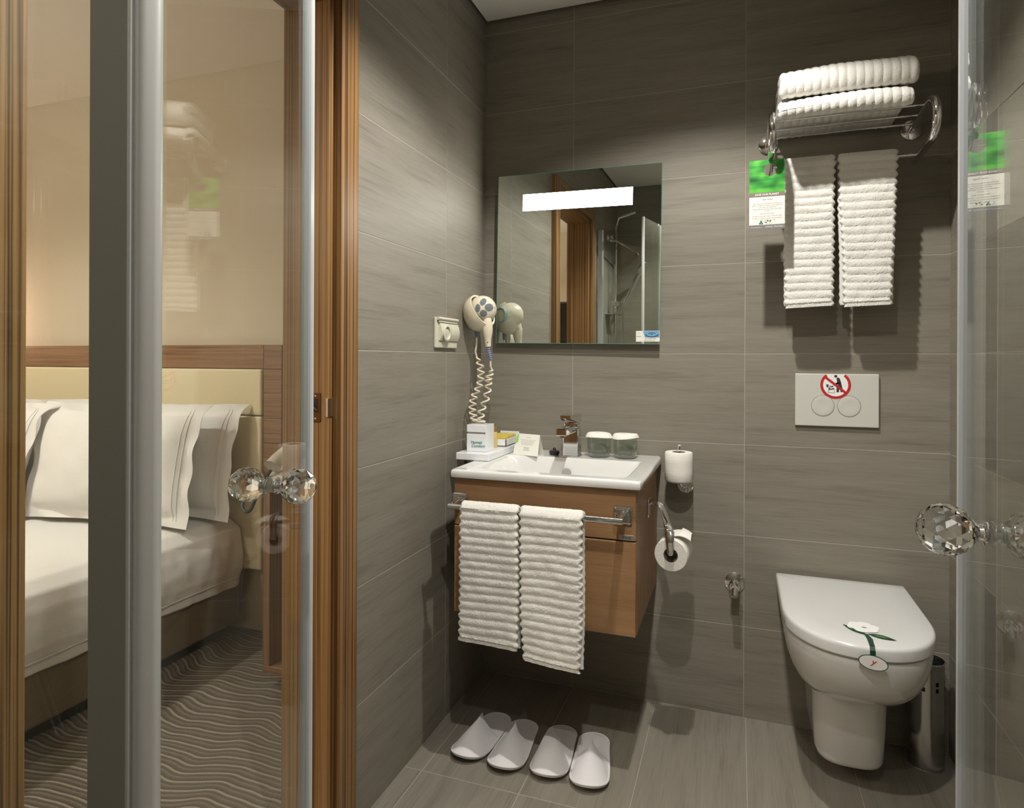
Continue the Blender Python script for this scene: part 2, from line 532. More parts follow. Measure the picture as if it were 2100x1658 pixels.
def tiles(parent, plane, rects, us, vs, mat, u_axis):
    """Lay tiles (thin slabs) on a wall or floor. plane: ('Y', y, -1) etc.; rects are clipped against the u and v joint lines."""
    cache = {}
    for (u0, u1, v0, v1) in rects:
        uu = [u0] + [u for u in us if u0 + 0.02 < u < u1 - 0.02] + [u1]
        vv = [v0] + [v for v in vs if v0 + 0.02 < v < v1 - 0.02] + [v1]
        for a, b in zip(uu[:-1], uu[1:]):
            for c, d_ in zip(vv[:-1], vv[1:]):
                wd, hg = b - a - 2 * J, d_ - c - 2 * J
                key = (round(wd, 4), round(hg, 4))
                if key not in cache:
                    mb = MB(); mb.box(-wd / 2, wd / 2, -hg / 2, hg / 2, -0.004, 0.0012, 0.0007, 1)
                    me = mesh_of('tile', mb, mat)
                    cache[key] = me
                o = bpy.data.objects.new('tile', cache[key]); COL.objects.link(o)
                o.parent = parent
                cu, cv = (a + b) / 2, (c + d_) / 2
                ax, pos, sgn = plane
                if ax == 'Y':       # u = x, v = z, face looks along sgn*Y
                    o.location = (cu, pos, cv)
                    o.rotation_euler = (PI / 2, 0, 0) if sgn < 0 else (PI / 2, 0, PI)
                elif ax == 'X':     # u = y, v = z
                    o.location = (pos, cu, cv)
                    o.rotation_euler = (PI / 2, 0, PI / 2) if sgn > 0 else (PI / 2, 0, -PI / 2)
                else:               # floor: u = x, v = y ; grain along y
                    o.location = (cu, cv, pos)
                    if u_axis == 'y':
                        o.rotation_euler = (0, 0, PI / 2)


def shell(name, boxes, mat, label):
    mb = MB()
    for b in boxes: mb.box(*b)
    o = obj(name, mb, mat)
    tag(o, label, name.split('_')[0], kind='structure')
    return o


rows = [0.3 * k for k in range(1, 9)]
TH = 0.10
wb = shell('wall_back', [(XL - 0.02, XR + TH, YB - 0.0006, YB + TH, -0.05, 2.62)], grout_m, 'grey tiled back wall behind the washbasin and the toilet')
tiles(wb, ('Y', YB, -1), [(XL, XR, 0, ZC + 0.03)], [-0.5615, 0.0206], rows, tile_m, 'x')
wr = shell('wall_right', [(XR - 0.0006, XR + TH, YF - TH, YB, -0.05, 2.62)], grout_m, 'grey tiled right wall behind the open shower door')
tiles(wr, ('X', XR, -1), [(YF, YB, 0, ZC + 0.03)], [1.95, 1.35, 0.75, 0.15], rows, tile_m, 'y')
wf = shell('wall_front', [(XL - 0.02, XR + TH, YF - TH, YF + 0.0006, -0.05, 2.62)], grout_m, 'grey tiled shower wall behind the camera, seen in the mirror')
tiles(wf, ('Y', YF, 1), [(XL, XR, 0, ZC + 0.03)], [-0.56, 0.02], rows, tile_m, 'x')
# left wall with the doorway
DY0, DY1, DZ = 0.545, 1.300, 2.085     # rough opening behind the frame
wl = shell('wall_left', [(WALLX, XL + 0.0006, DY1, YB + TH, -0.05, 2.62), (WALLX, XL + 0.0006, YF - TH, DY0, -0.05, 2.62), (WALLX, XL + 0.0006, DY0, DY1, DZ, 2.62)], grout_m, 'grey tiled left wall with the socket and the doorway')
tiles(wl, ('X', XL, 1), [(DY1, YB, 0, ZC + 0.03), (YF, DY0, 0, ZC + 0.03), (DY0, DY1, DZ, ZC + 0.03)], [1.906, 1.306, 0.706, 0.106], rows, tile_m, 'y')
fl = shell('floor', [(XL - 0.11, XR + TH, YF - TH, YB + TH, -0.12, -0.0006)], grout_m, 'grey brown tiled bathroom floor')


def floor_tiles():
    us = [-0.849, -0.557, -0.265, 0.027, 0.319]; vs = [0.431, 1.035, 1.639]
    cache = {}
    uu = [XL] + us + [XR]; vv = [YF] + vs + [YB]
    for a, b in zip(uu[:-1], uu[1:]):
        for c, d_ in zip(vv[:-1], vv[1:]):
            wd, hg = d_ - c - 2 * J, b - a - 2 * J
            key = (round(wd, 4), round(hg, 4))
            if key not in cache:
                mb = MB(); mb.box(-wd / 2, wd / 2, -hg / 2, hg / 2, -0.004, 0.0, 0.0006, 1)
                cache[key] = mesh_of('tile', mb, tile_m)
            o = bpy.data.objects.new('tile', cache[key]); COL.objects.link(o); o.parent = fl
            o.location = ((a + b) / 2, (c + d_) / 2, 0); o.rotation_euler = (0, 0, PI / 2)


floor_tiles()
ce = shell('ceiling', [(XL + 0.012, XR - 0.012, YF + 0.01, YB - 0.014, ZC, ZC + 0.03)], ceil_m, 'plain white bathroom ceiling with a dark shadow gap at the walls')
mb = MB(); mb.box(XL - 0.11, XR + TH, YF - TH, YB + TH, 2.60, 2.66)
obj('ceiling_void', mb, black_gap_m, ce)

# bedroom shell
BX0 = -4.6; BY0 = -1.75; BZ = 2.452
mb = MB(); mb.box(BX0, WALLX, YB + 0.001, YB + 0.1, -0.05, 2.62)
tag(obj('wall_bedroom_back', mb, bedwall_m), 'plain beige bedroom wall above the headboard', 'wall', kind='structure')
mb = MB(); mb.box(BX0, WALLX, BY0 - 0.1, BY0, -0.05, 2.62)
tag(obj('wall_bedroom_front', mb, bedwall_m), 'plain beige bedroom wall at the foot of the bed, seen in the mirror', 'wall', kind='structure')
mb = MB(); mb.box(BX0 - 0.1, BX0, BY0, YB + 0.1, -0.05, 2.62)
tag(obj('wall_bedroom_left', mb, bedwall_m), 'plain beige bedroom wall beyond the bed', 'wall', kind='structure')
mb = MB(); mb.box(WALLX - 0.012, WALLX - 0.0005, BY0, DY0, 0, 2.62); mb.box(WALLX - 0.012, WALLX - 0.0005, DY1, YB, 0, 2.62); mb.box(WALLX - 0.012, WALLX - 0.0005, DY0, DY1, DZ, 2.62)
mb.box(WALLX, XL, BY0, YF - TH - 0.001, -0.05, 2.62)
tag(obj('wall_bedroom_right', mb, bedwall_m), 'beige bedroom side of the wall around the doorway', 'wall', kind='structure')
mb = MB(); mb.box(BX0, WALLX, BY0, YB, BZ, BZ + 0.15)
tag(obj('ceiling_bedroom', mb, bedceil_m), 'warm white bedroom ceiling', 'ceiling', kind='structure')
mb = MB(); mb.box(BX0, WALLX, BY0, YB, -0.05, 0.0)
tag(obj('floor_bedroom', mb, carpet_m), 'brown bedroom carpet with wavy pale stripes', 'floor', kind='structure')

# door frame: door_1
dr = bpy.data.objects.new('door_1', None); COL.objects.link(dr)
tag(dr, 'zebra veneer door frame around the doorway to the bedroom', 'door frame', kind='structure')
XC, XS, XJ = -0.876, -0.898, -1.028   # casing face, stop face, bedroom end
YA, YBn, YBs = 1.277, 1.347, 1.258    # far casing inner/outer edge, far stop edge
NA, NBo, NS = 0.570, 0.500, 0.589     # near casing inner/outer edge, near stop edge
ZI, ZO = 2.035, 2.108
mb = MB(); mb.box(XL - 0.002, XC, YA, YBn, 0, ZO, 0.0015, 1); obj('casing', mb, zebra_m, dr)
mb = MB(); mb.box(XL - 0.002, XC, NBo, NA, 0, ZO, 0.0015, 1); obj('casing', mb, zebra_m, dr)
hz_m = streaky('zebrano_veneer_head', ZS, (190.0, 0.45, 190.0), rough=0.42, detail=2.0, bump=0.05, fine=(420.0, 2.5, 420.0), mixfine=0.28)
mb = MB(); mb.box(XL - 0.002, XC, NA, YA, ZI, ZO, 0.0015, 1); obj('casing', mb, hz_m, dr)
mb = MB(); mb.box(XJ, XS, YBs, DY1 + 0.002, 0, ZI + 0.03, 0.001, 1); obj('jamb', mb, zebra_m, dr)
mb = MB(); mb.box(XJ, XS, DY0 - 0.002, NS, 0, ZI + 0.03, 0.001, 1); obj('jamb', mb, zebra_m, dr)
mb = MB(); mb.box(XJ, XS, NS, YBs, ZI - 0.02, DZ + 0.002, 0.001, 1); obj('jamb', mb, hz_m, dr)
mb = MB(); mb.box(XJ - 0.012, XJ + 0.012, YA - 0.005, YBn, 0, ZO, 0.0015, 1); obj('casing', mb, zebra_m, dr)
mb = MB(); mb.box(XJ - 0.012, XJ + 0.012, NBo, NA + 0.005, 0, ZO, 0.0015, 1); obj('casing', mb, zebra_m, dr)
# strike plate on the far jamb
mb = MB(); mb.box(-0.948, -0.918, YBs - 0.0016, YBs + 0.004, 1.030, 1.098, 0.0006, 1)
sp = obj('strike_plate', mb, bronze_m, dr)
mb = MB(); mb.box(-0.942, -0.926, YBs - 0.0022, YBs - 0.0014, 1.052, 1.084); obj('latch_hole', mb, black_m, sp)
mb = MB(); mb.tube([(-0.942 + 0.001, YBs - 0.002, 1.078), (-0.938, YBs - 0.006, 1.066), (-0.928, YBs - 0.005, 1.058), (-0.926, YBs - 0.002, 1.056)], 0.0016, 8); obj('latch_tongue', mb, bronze_m, sp)
for zz in (1.038, 1.091):
    mb = MB(); mb.lathe([(0.0, 0.0008), (0.0022, 0.0008), (0.0026, 0)], (-0.933, YBs - 0.0016, zz), (0, -1, 0), 10); obj('screw', mb, chrome_m, sp)
mb = MB(); mb.box(-0.904, -0.896, YBs - 0.003, YBs + 0.018, 1.042, 1.086, 0.001, 1)
obj('strike_lip', mb, chrome_m, sp)

# ------------------------------------------------------------------ shower enclosure
def vbox(mb, c, du, dn, hu, hn, z0, z1):
    """Upright bar: centre c (x, y), half sizes hu along du and hn along dn."""
    c = Vector((c[0], c[1], 0)); du = Vector((du[0], du[1], 0)); dn = Vector((dn[0], dn[1], 0))
    q = [c + du * a * hu + dn * b * hn for a, b in ((-1, -1), (1, -1), (1, 1), (-1, 1))]
    vs = [p + Vector((0, 0, z0)) for p in q] + [p + Vector((0, 0, z1)) for p in q]
    mb.add(vs, [[3, 2, 1, 0], [4, 5, 6, 7], [0, 1, 5, 4], [1, 2, 6, 5], [2, 3, 7, 6], [3, 0, 4, 7]])


ZD = 2.0


def facet_ball(mb, c, r, axis):
    """Cut crystal ball: rings of staggered triangular facets."""
    ax = Vector(axis).normalized(); a = Vector((0, 0, 1)); u = (a - ax * a.dot(ax)).normalized(); v = ax.cross(u)
    rings = [(12, 10, 0), (36, 10, .5), (60, 12, 0), (83, 12, .5), (106, 12, 0), (130, 12, .5), (154, 10, 0)]
    pts = []
    for th, n, off in rings:
        t = math.radians(th)
        for k in range(n):
            p = 2 * PI * (k + off) / n
            pts.append(Vector(c) + (ax * math.cos(t) + (u * math.cos(p) + v * math.sin(p)) * math.sin(t)) * r)
    bm = bmesh.new()
    for p in pts: bm.verts.new(p)
    bmesh.ops.convex_hull(bm, input=bm.verts[:])
    mb.bm(bm)


def knob(parent, M, n, z, r=0.0215, h=0.029):
    M3 = Vector((M[0], M[1], z)); n3 = Vector((n[0], n[1], 0)).normalized()
    o_near = None
    mb = MB()
    for sgn in (1, -1):
        prof = [(0.0, 0.004), (0.0095, 0.004), (0.0100, 0.005), (0.0100, 0.0065), (0.0072, 0.0075), (0.0068, 0.010), (0.0085, 0.0125), (0.0088, 0.0135)]
        mb.lathe([(a, b) for a, b in prof], M3, tuple(n3 * sgn), 24)
    st = obj('knob_stem', mb, chrome_m, parent)
    for sgn in (1, -1):
        mb = MB(); facet_ball(mb, M3 + n3 * sgn * (0.0125 + r * 0.93), r, n3 * sgn)
        obj('crystal_ball', mb, crystal_m, parent)


def shower_door(name, hinge, edge, nrm, label, knob_w, knob_z, tube_c=None):
    hinge = Vector(hinge); edge = Vector(edge); du = (edge - hinge).normalized(); n = Vector(nrm)
    root = thing(name, (hinge.x, hinge.y, 0), label, 'shower door', 'pair of open glass shower doors')
    mb = MB(); c = (hinge + edge) / 2; L = (edge - hinge).length
    vbox(mb, c, du, n, L / 2 - 0.003, 0.003, 0.03, ZD)
    obj('glass_pane', mb, pane_m, root)
    mb = MB(); e = edge
    vbox(mb, e - du * 0.003, du, n, 0.0035, 0.0062, 0.03, ZD)
    ss = obj('seal_strip', mb, strip_m, root)
    mb = MB()
    vbox(mb, e + du * 0.0025, du, n, 0.002, 0.0058, 0.03, ZD)
    obj('magnet_lip', mb, strip_edge_m, ss)
    mb = MB()
    for q in (-0.0035, 0.0, 0.0035):
        vbox(mb, e + du * 0.0045 + n * q, du, n, 0.0006, 0.0009, 0.03, ZD)
    obj('lip_ridge', mb, strip_m, ss)['kind'] = 'stuff'
    if tube_c:
        mb = MB(); mb.tube([(tube_c[0], tube_c[1], 0.03), (tube_c[0], tube_c[1], ZD)], 0.0112, 24)
        obj('hinge_tube', mb, alu_m, root)
    kc = edge - du * knob_w
    knob(root, kc, n, knob_z)
    return root


def unit(a):
    return (math.cos(math.radians(a)), math.sin(math.radians(a)))


aL = 12.5; nL = unit(aL); dL = (-nL[1], nL[0]); EL = (-0.5465, 0.72)
HL = (EL[0] - dL[0] * 0.298, EL[1] - dL[1] * 0.298)
shower_door('shower_door', HL, EL, nL, 'left glass shower door, open in front of the bedroom doorway', 0.096, 1.026, (-0.4926, 0.4253))
aR = -6.0; nR = unit(aR); dR = (-nR[1], nR[0]); ER = (0.2047, 0.72)
HR = (ER[0] - dR[0] * 0.298, ER[1] - dR[1] * 0.298)
shower_door('shower_door', HR, ER, (-nR[0], -nR[1]), 'right glass shower door, open beside the toilet', 0.110, 1.040, (HR[0] + 0.004, HR[1] - 0.01))


def panel(a, b, bar_c, label):
    a = Vector(a); b = Vector(b); du = (b - a).normalized(); n = Vector((-du.y, du.x))
    root = thing('shower_screen', (a.x, a.y, 0), label, 'glass panel', 'fixed side panels of the shower')
    mb = MB(); vbox(mb, (a + b) / 2, du, n, (b - a).length / 2, 0.003, 0.02, ZD + 0.01)
    obj('glass_pane', mb, pane_m, root)
    mb = MB(); vbox(mb, bar_c, du, n, 0.018, 0.010, 0.0, ZD + 0.015)
    obj('post', mb, alu_flat_m, root)
    mb = MB(); vbox(mb, Vector(bar_c) + du * (-0.019) , du, n, 0.0012, 0.009, 0.0, ZD + 0.015)
    obj('post_edge', mb, alu_m, root)
    mb = MB(); vbox(mb, b + du * 0.010, du, n, 0.014, 0.012, 0.0, ZD + 0.015); obj('wall_profile', mb, alu_m, root)
    return root


panel((-0.535, 0.412), (-0.868, 0.345), (-0.519, 0.416), 'narrow fixed glass panel with grey metal post left of the open doors')
panel((HR[0] + 0.03, 0.412), (0.575, 0.37), (HR[0] + 0.03, 0.412), 'narrow fixed glass panel right of the right shower door')
mb = MB(); mb.box(XL, XR, 0.33, 0.43, -0.002, 0.018, 0.004, 2)
tag(obj('shower_threshold', mb, porcelain_m), 'white raised sill under the glass shower panels', 'sill')

# shower fittings behind the camera, seen in the mirror
ss = thing('shower_set', (-0.905, 0.01, 1.1), 'chrome shower rail with hand shower on the tiled wall, seen in the mirror', 'shower')
mb = MB(); mb.tube([(-0.85, 0.01, 1.18), (-0.85, 0.01, 2.10), (-0.83, 0.01, 2.16), (-0.72, -0.03, 2.20)], 0.010, 14); obj('riser_rail', mb, chrome_m, ss)
for z in (1.24, 2.03):
    mb = MB(); mb.tube([(-0.904, 0.01, z), (-0.85, 0.01, z)], 0.011, 12); mb.lathe([(0, 0.008), (0.022, 0.008), (0.024, 0)], (-0.904, 0.01, z), (1, 0, 0), 20)
    obj('wall_bracket', mb, chrome_m, ss)
mb = MB(); mb.box(-0.875, -0.80, -0.02, 0.03, 1.545, 1.585, 0.008, 2); obj('slider', mb, chrome_m, ss)
mb = MB(); hp = smooth_path([(-0.80, -0.03, 1.56), (-0.765, -0.06, 1.64), (-0.725, -0.085, 1.74), (-0.70, -0.10, 1.79)], 6)
mb.tube(hp, [0.011 + 0.004 * math.sin(i / len(hp) * 3) for i in range(len(hp))], 14); hs = obj('hand_shower', mb, chrome_m, ss)
mb = MB(); mb.lathe([(0, 0.02), (0.02, 0.02), (0.048, 0.006), (0.052, 0.0), (0.05, -0.006), (0, -0.006)], (-0.685, -0.105, 1.825), (-0.75, -0.1, 0.65), 28); obj('spray_head', mb, chrome_m, hs)
mb = MB(); mb.tube(smooth_path([(-0.80, -0.02, 1.54), (-0.805, -0.05, 1.3), (-0.80, -0.08, 0.9), (-0.82, -0.02, 0.6), (-0.85, 0.03, 0.8), (-0.87, 0.03, 1.02)], 8), 0.0065, 10); obj('hose', mb, chrome_m, ss)
mb = MB(); mb.box(-0.904, -0.82, -0.10, 0.13, 1.06, 1.11, 0.015, 3); mb.lathe([(0, .03), (.018, .03), (.02, 0)], (-0.84, 0.13, 1.085), (0, 1, 0), 16); mb.lathe([(0, .03), (.018, .03), (.02, 0)], (-0.84, -0.10, 1.085), (0, -1, 0), 16); obj('mixer', mb, chrome_m, ss)
mb = MB(); mb.box(-0.904, -0.80, -0.03, 0.09, 1.49, 1.495, 0.002, 1); mb.tube([(-0.904, -0.05, 1.49), (-0.80, -0.05, 1.49)], 0.006, 8); obj('soap_shelf', mb, chrome_m, ss)
mb = MB(); mb.tube([(-0.80, 0.36, 1.955), (-0.74, -0.298, 1.955)], 0.007, 10); mb.tube([(-0.74, -0.299, 1.955), (-0.74, -0.27, 1.955)], 0.016, 14); mb.box(-0.815, -0.785, 0.335, 0.375, 1.935, 1.975, 0.004, 1)
tag(obj('stabiliser_bar', mb, chrome_m), 'chrome brace between the shower panel and the wall, seen in the mirror', 'shower brace')

# ------------------------------------------------------------------ vanity and washbasin
CX0, CX1, CY0, CZ0, CZ1 = -0.809, -0.262, 1.765, 0.415, 0.822
vc = thing('vanity_cabinet', ((CX0 + CX1) / 2, 2.0, CZ0), 'wall hung wooden vanity cabinet under the white washbasin', 'cabinet')
mb = MB(); mb.box(CX0, CX0 + 0.016, CY0 + 0.018, YB - 0.001, CZ0, CZ1, 0.001, 1); obj('side_panel', mb, vanity_side_m, vc)
mb = MB(); mb.box(CX1 - 0.016, CX1, CY0 + 0.018, YB - 0.001, CZ0, CZ1, 0.001, 1); obj('side_panel', mb, vanity_side_m, vc)
mb = MB(); mb.box(CX0 + 0.016, CX1 - 0.016, CY0 + 0.02, YB - 0.002, CZ0, CZ0 + 0.016); obj('bottom_panel', mb, vanity_m, vc)
mb = MB(); mb.box(CX0 + 0.016, CX1 - 0.016, YB - 0.012, YB - 0.003, CZ0 + 0.016, CZ1 - 0.03); obj('back_panel', mb, vanity_m, vc)
mb = MB(); mb.box(CX0 + 0.001, CX1 - 0.001, CY0, CY0 + 0.017, 0.6795, CZ1 - 0.002, 0.0012, 1); obj('front_panel', mb, vanity_m, vc)
mb = MB(); mb.box(CX0 + 0.001, CX1 - 0.001, CY0, CY0 + 0.017, CZ0, 0.6755, 0.0012, 1); obj('door', mb, vanity_m, vc)
mb = MB(); mb.box(-0.309, -0.268, CY0 - 0.0012, CY0 + 0.001, 0.680, 0.695, 0.0003, 1); bp = obj('brand_plate', mb, brand_m, vc)
mb = MB(); text(mb, 'VitrA', (-0.2885, CY0 - 0.0013, 0.6838), FX, FZ, 0.0115, 'CENTER'); obj('lettering', mb, ink_m, bp)

# washbasin
BXa, BXb, BYa, BYb, BZt = -0.815, -0.246, 1.745, 2.2425, 0.848
wbn = thing('washbasin', ((BXa + BXb) / 2, 2.0, 0.815), 'white rectangular ceramic washbasin on the wooden vanity', 'washbasin')


def basin_h(x, y):
    ix0, ix1, iy0, iy1 = -0.758, -0.292, 1.785, 2.088
    dx0 = sstep(ix0, ix0 + 0.085, x); dx1 = 1 - sstep(ix1 - 0.045, ix1, x)
    dy0 = sstep(iy0, iy0 + 0.07, y); dy1 = 1 - sstep(iy1 - 0.028, iy1, y)
    e = (dx0 * dx1 * dy0 * dy1)
    dep = 0.088 + 0.012 * math.cos((x + 0.53) * 4)
    return BZt - dep * e


def rrect(x0, x1, y0, y1, r, n=6):
    out = []
    for cx, cy, a in ((x1 - r, y1 - r, 0), (x0 + r, y1 - r, PI / 2), (x0 + r, y0 + r, PI), (x1 - r, y0 + r, 1.5 * PI)):
        for k in range(n + 1):
            t = a + PI / 2 * k / n
            out.append((cx + r * math.cos(t), cy + r * math.sin(t)))
    return out


mb = MB()
def bg(u, v):
    x = BXa + 0.008 + (BXb - BXa - 0.016) * u; y = BYa + 0.008 + (BYb - BYa - 0.012) * v
    return (x, y, basin_h(x, y))
mb.grid(bg, 120, 110)
prof = [(0.008, BZt), (0.004, BZt - 0.0012), (0.0012, BZt - 0.004), (0, BZt - 0.008), (0, BZt - 0.020), (0.002, BZt - 0.024), (0.012, BZt - 0.0255), (0.05, BZt - 0.0255)]
loops = []
for ins, z in prof:
    q = []
    x0, x1, y0, y1 = BXa + ins, BXb - ins, BYa + ins, BYb - min(ins, 0.004)
    for k in range(30): q.append((x0 + (x1 - x0) * k / 30, y0, z))
    for k in range(30): q.append((x1, y0 + (y1 - y0) * k / 30, z))
    for k in range(30): q.append((x1 - (x1 - x0) * k / 30, y1, z))
    for k in range(30): q.append((x0, y1 - (y1 - y0) * k / 30, z))
    # soften corners
    rr = 0.010; res = []
    for p in q:
        px, py, pz = p
        cxx = min(max(px, x0 + rr), x1 - rr); cyy = min(max(py, y0 + rr), y1 - rr)
        dx, dy = px - cxx, py - cyy; L = math.hypot(dx, dy)
        if dx and dy and L > rr: px, py = cxx + dx / L * rr, cyy + dy / L * rr
        res.append((px, py, pz))
    loops.append(res)
mb.loft(loops)
obj('basin', mb, porcelain_m, wbn)
oy = 2.076
mb = MB()
ov = [(0.0145 * math.cos(2 * PI * k / 28), 0.012 * math.sin(2 * PI * k / 28)) for k in range(28)]
n_ov = Vector((0, -0.96, 0.28)); uv = Vector((0, 0.28, 0.96))
mb.flat(ov, (-0.538, 2.0685, 0.802), FX, tuple(uv), 0.003); og = obj('overflow_cover', mb, greyband_m, wbn)
mb = MB(); mb.tube([Vector((-0.538, 2.0685, 0.802)) + Vector((1, 0, 0)) * a * 1.05 + uv * b * 1.05 + n_ov * 0.002 for a, b in ov], 0.0012, 8, closed=True); obj('overflow_ring', mb, chrome_m, og)
mb = MB(); mb.lathe([(0, 0.003), (0.026, 0.003), (0.030, 0.0)], (-0.53, 1.93, 0.7515), (0, 0, 1), 28); obj('drain', mb, chrome_m, wbn)

# faucet
fa = thing('faucet', (-0.535, 2.128, BZt), 'square chrome basin mixer tap with flat lever behind the washbasin', 'tap')
mb = MB(); mb.box(-0.560, -0.508, 2.102, 2.154, BZt, 0.945, 0.003, 2); obj('body', mb, chrome_m, fa)
mb = MB(); mb.box(-0.564, -0.504, 2.098, 2.158, BZt, BZt + 0.004, 0.001, 1); obj('base_plate', mb, chrome_m, fa)
mb = MB(); mb.box(-0.553, -0.518, 1.985, 2.11, 0.932, 0.956, 0.003, 2); spt = obj('spout', mb, chrome_m, fa)
mb = MB(); mb.lathe([(0.010, 0), (0.010, 0.006), (0, 0.006)], (-0.5355, 2.000, 0.932), (0, 0, -1), 18); obj('aerator', mb, steel_m, spt)
mb = MB(); mb.box(-0.557, -0.511, 2.105, 2.151, 0.945, 0.965, 0.004, 2); obj('cartridge_collar', mb, chrome_m, fa)
mb = MB()
hv = [(-0.560, 2.156), (-0.508, 2.156), (-0.508, 2.106), (-0.517, 2.035), (-0.551, 2.035), (-0.560, 2.106)]
zt = lambda y: 0.992 - (y - 2.035) * 0.02
mb.loft([[(x, y, 0.966) for x, y in hv[:3]] + [(x, y, 0.984) for x, y in hv[3:5]] + [(-0.560, 2.106, 0.966)], [(x, y, 0.994) for x, y in hv]], smooth=False, cap0=True, cap1=True)
obj('lever', mb, chrome_m, fa)

# plug
mb = MB(); mb.lathe([(0, 0), (0.0145, 0), (0.0165, 0.004), (0.0185, 0.0095), (0.0185, 0.0125), (0.016, 0.014), (0.006, 0.0145), (0.0045, 0.017), (0.0045, 0.020), (0.003, 0.0215), (0, 0.0215)], (-0.598, 2.132, BZt + 0.0005), (0, 0, 1), 24)
mb.tube([(-0.598 + 0.0045 * math.cos(t), 2.132, BZt + 0.0205 + 0.0045 * math.sin(t)) for t in [2 * PI * k / 16 for k in range(16)]], 0.0013, 8, closed=True)
tag(obj('basin_plug', mb, black_m), 'small black rubber plug left of the tap', 'plug')

# tumblers and their paper covers
def tumbler(x, y, label, lab2, rot):
    z = BZt + 0.0006
    t = thing('drinking_glass', (x, y, z), label, 'glass', 'two tumblers on the washbasin')
    outer = [(0, 0), (0.027, 0), (0.032, 0.002), (0.0365, 0.009), (0.0392, 0.02), (0.0402, 0.035), (0.0402, 0.055), (0.0392, 0.072)]
    inner = [(0.0382, 0.072), (0.039, 0.055), (0.039, 0.035), (0.0375, 0.024), (0.033, 0.016), (0.022, 0.0125), (0, 0.0125)]
    mb = MB(); mb.lathe(outer + inner[:-1] + [(0, 0.0125)], (x, y, z), (0, 0, 1), 40); obj('tumbler', mb, tumbler_m, t)
    mb = MB(); mb.lathe([(0, 0.0008), (0.0265, 0.0008), (0.031, 0.0028), (0.0345, 0.0085), (0.0325, 0.0150), (0.0215, 0.0118), (0, 0.0118)], (x, y, z), (0, 0, 1), 40); obj('thick_base', mb, glass_m, t)
    zc = z + 0.072
    prof = [(0.0455, -0.006), (0.0445, -0.003), (0.0400, 0.0055), (0.0360, 0.0085), (0.022, 0.0085), (0, 0.008)]
    mb = MB()
    def fn(u, v):
        i = v * (len(prof) - 1); k = min(int(i), len(prof) - 2); f = i - k
        r_ = prof[k][0] * (1 - f) + prof[k + 1][0] * f; h = prof[k][1] * (1 - f) + prof[k + 1][1] * f
        a = 2 * PI * u
        r_ *= 1 + 0.012 * math.cos(18 * a) * (1 - v)
        h += 0.0016 * math.cos(2 * a + rot) * (1 - v) + 0.003 * max(0, math.cos(a + rot)) * (1 - v * v)
        return (x + r_ * math.cos(a), y + r_ * math.sin(a), zc + h)
    mb.grid(fn, 72, 22, closeu=True)
    o = obj('paper_cover', mb, paper_m, origin=(x, y, zc)); tag(o, lab2, 'glass cover', 'paper covers on the tumblers')
    mb = MB(); mb.tube([(x - 0.016, y - 0.004, zc + 0.0085), (x - 0.004, y - 0.008, zc + 0.0105), (x + 0.012, y - 0.006, zc + 0.009), (x + 0.02, y, zc + 0.0078)], 0.0014, 6)
    obj('fold', mb, paper_m, o)


def glass_solid(name, tint):
    m, nt, b = nodes(name)
    b.inputs['Base Color'].default_value = (*tint, 1); b.inputs['Roughness'].default_value = 0.0; b.inputs['IOR'].default_value = 1.48
    b.inputs['Transmission Weight'].default_value = 1.0
    return m


glass_m = glass_solid('clear_glass', (0.95, 0.98, 0.965))
tumbler(-0.446, 2.150, 'clear tumbler under a paper cover, the one next to the tap', 'frilled white paper cover on the tumbler next to the tap', 2.4)
tumbler(-0.356, 2.152, 'clear tumbler under a paper cover, the one near the basin corner', 'frilled white paper cover on the tumbler near the basin corner', 0.6)

# tent card
tc_ = thing('tent_card', (-0.68, 2.11, BZt), 'folded paper notice card standing on the back of the washbasin', 'card')
fl0, fr0 = Vector((-0.738, 2.098, BZt + 0.0006)), Vector((-0.640, 2.072, BZt + 0.0006))
ft0, ftr = Vector((-0.730, 2.122, BZt + 0.071)), Vector((-0.640, 2.098, BZt + 0.071))
ux_ = (fr0 - fl0).normalized(); uy_ = (ft0 - fl0); uy_ = (uy_ - ux_ * uy_.dot(ux_)).normalized()
mb = MB(); th_ = ux_.cross(uy_) * 0.0005
mb.add([fl0, fr0, ftr, ft0, fl0 - th_, fr0 - th_, ftr - th_, ft0 - th_], [[0, 1, 2, 3], [7, 6, 5, 4], [0, 4, 5, 1], [1, 5, 6, 2], [2, 6, 7, 3], [3, 7, 4, 0]])
fp = obj('front_leaf', mb, paper_flat_m, tc_)
bl0, br0 = fl0 + Vector((0.006, 0.055, 0)), fr0 + Vector((0.006, 0.055, 0))
mb = MB(); mb.add([bl0, br0, ftr, ft0, bl0 + th_, br0 + th_, ftr + th_, ft0 + th_], [[0, 1, 2, 3], [7, 6, 5, 4], [0, 4, 5, 1], [1, 5, 6, 2], [2, 6, 7, 3], [3, 7, 4, 0]]); obj('back_leaf', mb, paper_flat_m, tc_)
mb = MB()
cc = fl0 + ux_ * 0.051
text(mb, 'NOTICE', cc + uy_ * 0.0605, ux_, uy_, 0.0046)
for k, s in enumerate(['Dear Guest, the products on this tray', 'are for your use during the stay.', 'If you need anything else please', 'call the reception at any time.']):
    text(mb, s, cc + uy_ * (0.052 - 0.0052 * k), ux_, uy_, 0.0040)
obj('lettering', mb, softink_m, fp)
mb = MB(); text(mb, 'Yasmak', cc + uy_ * 0.0235 + ux_ * -0.002, ux_, uy_, 0.0070, shear=0.35); text(mb, 'Comfort', cc + uy_ * 0.0165, ux_, uy_, 0.0070, shear=0.35)
obj('logo', mb, tealprint_m, fp)
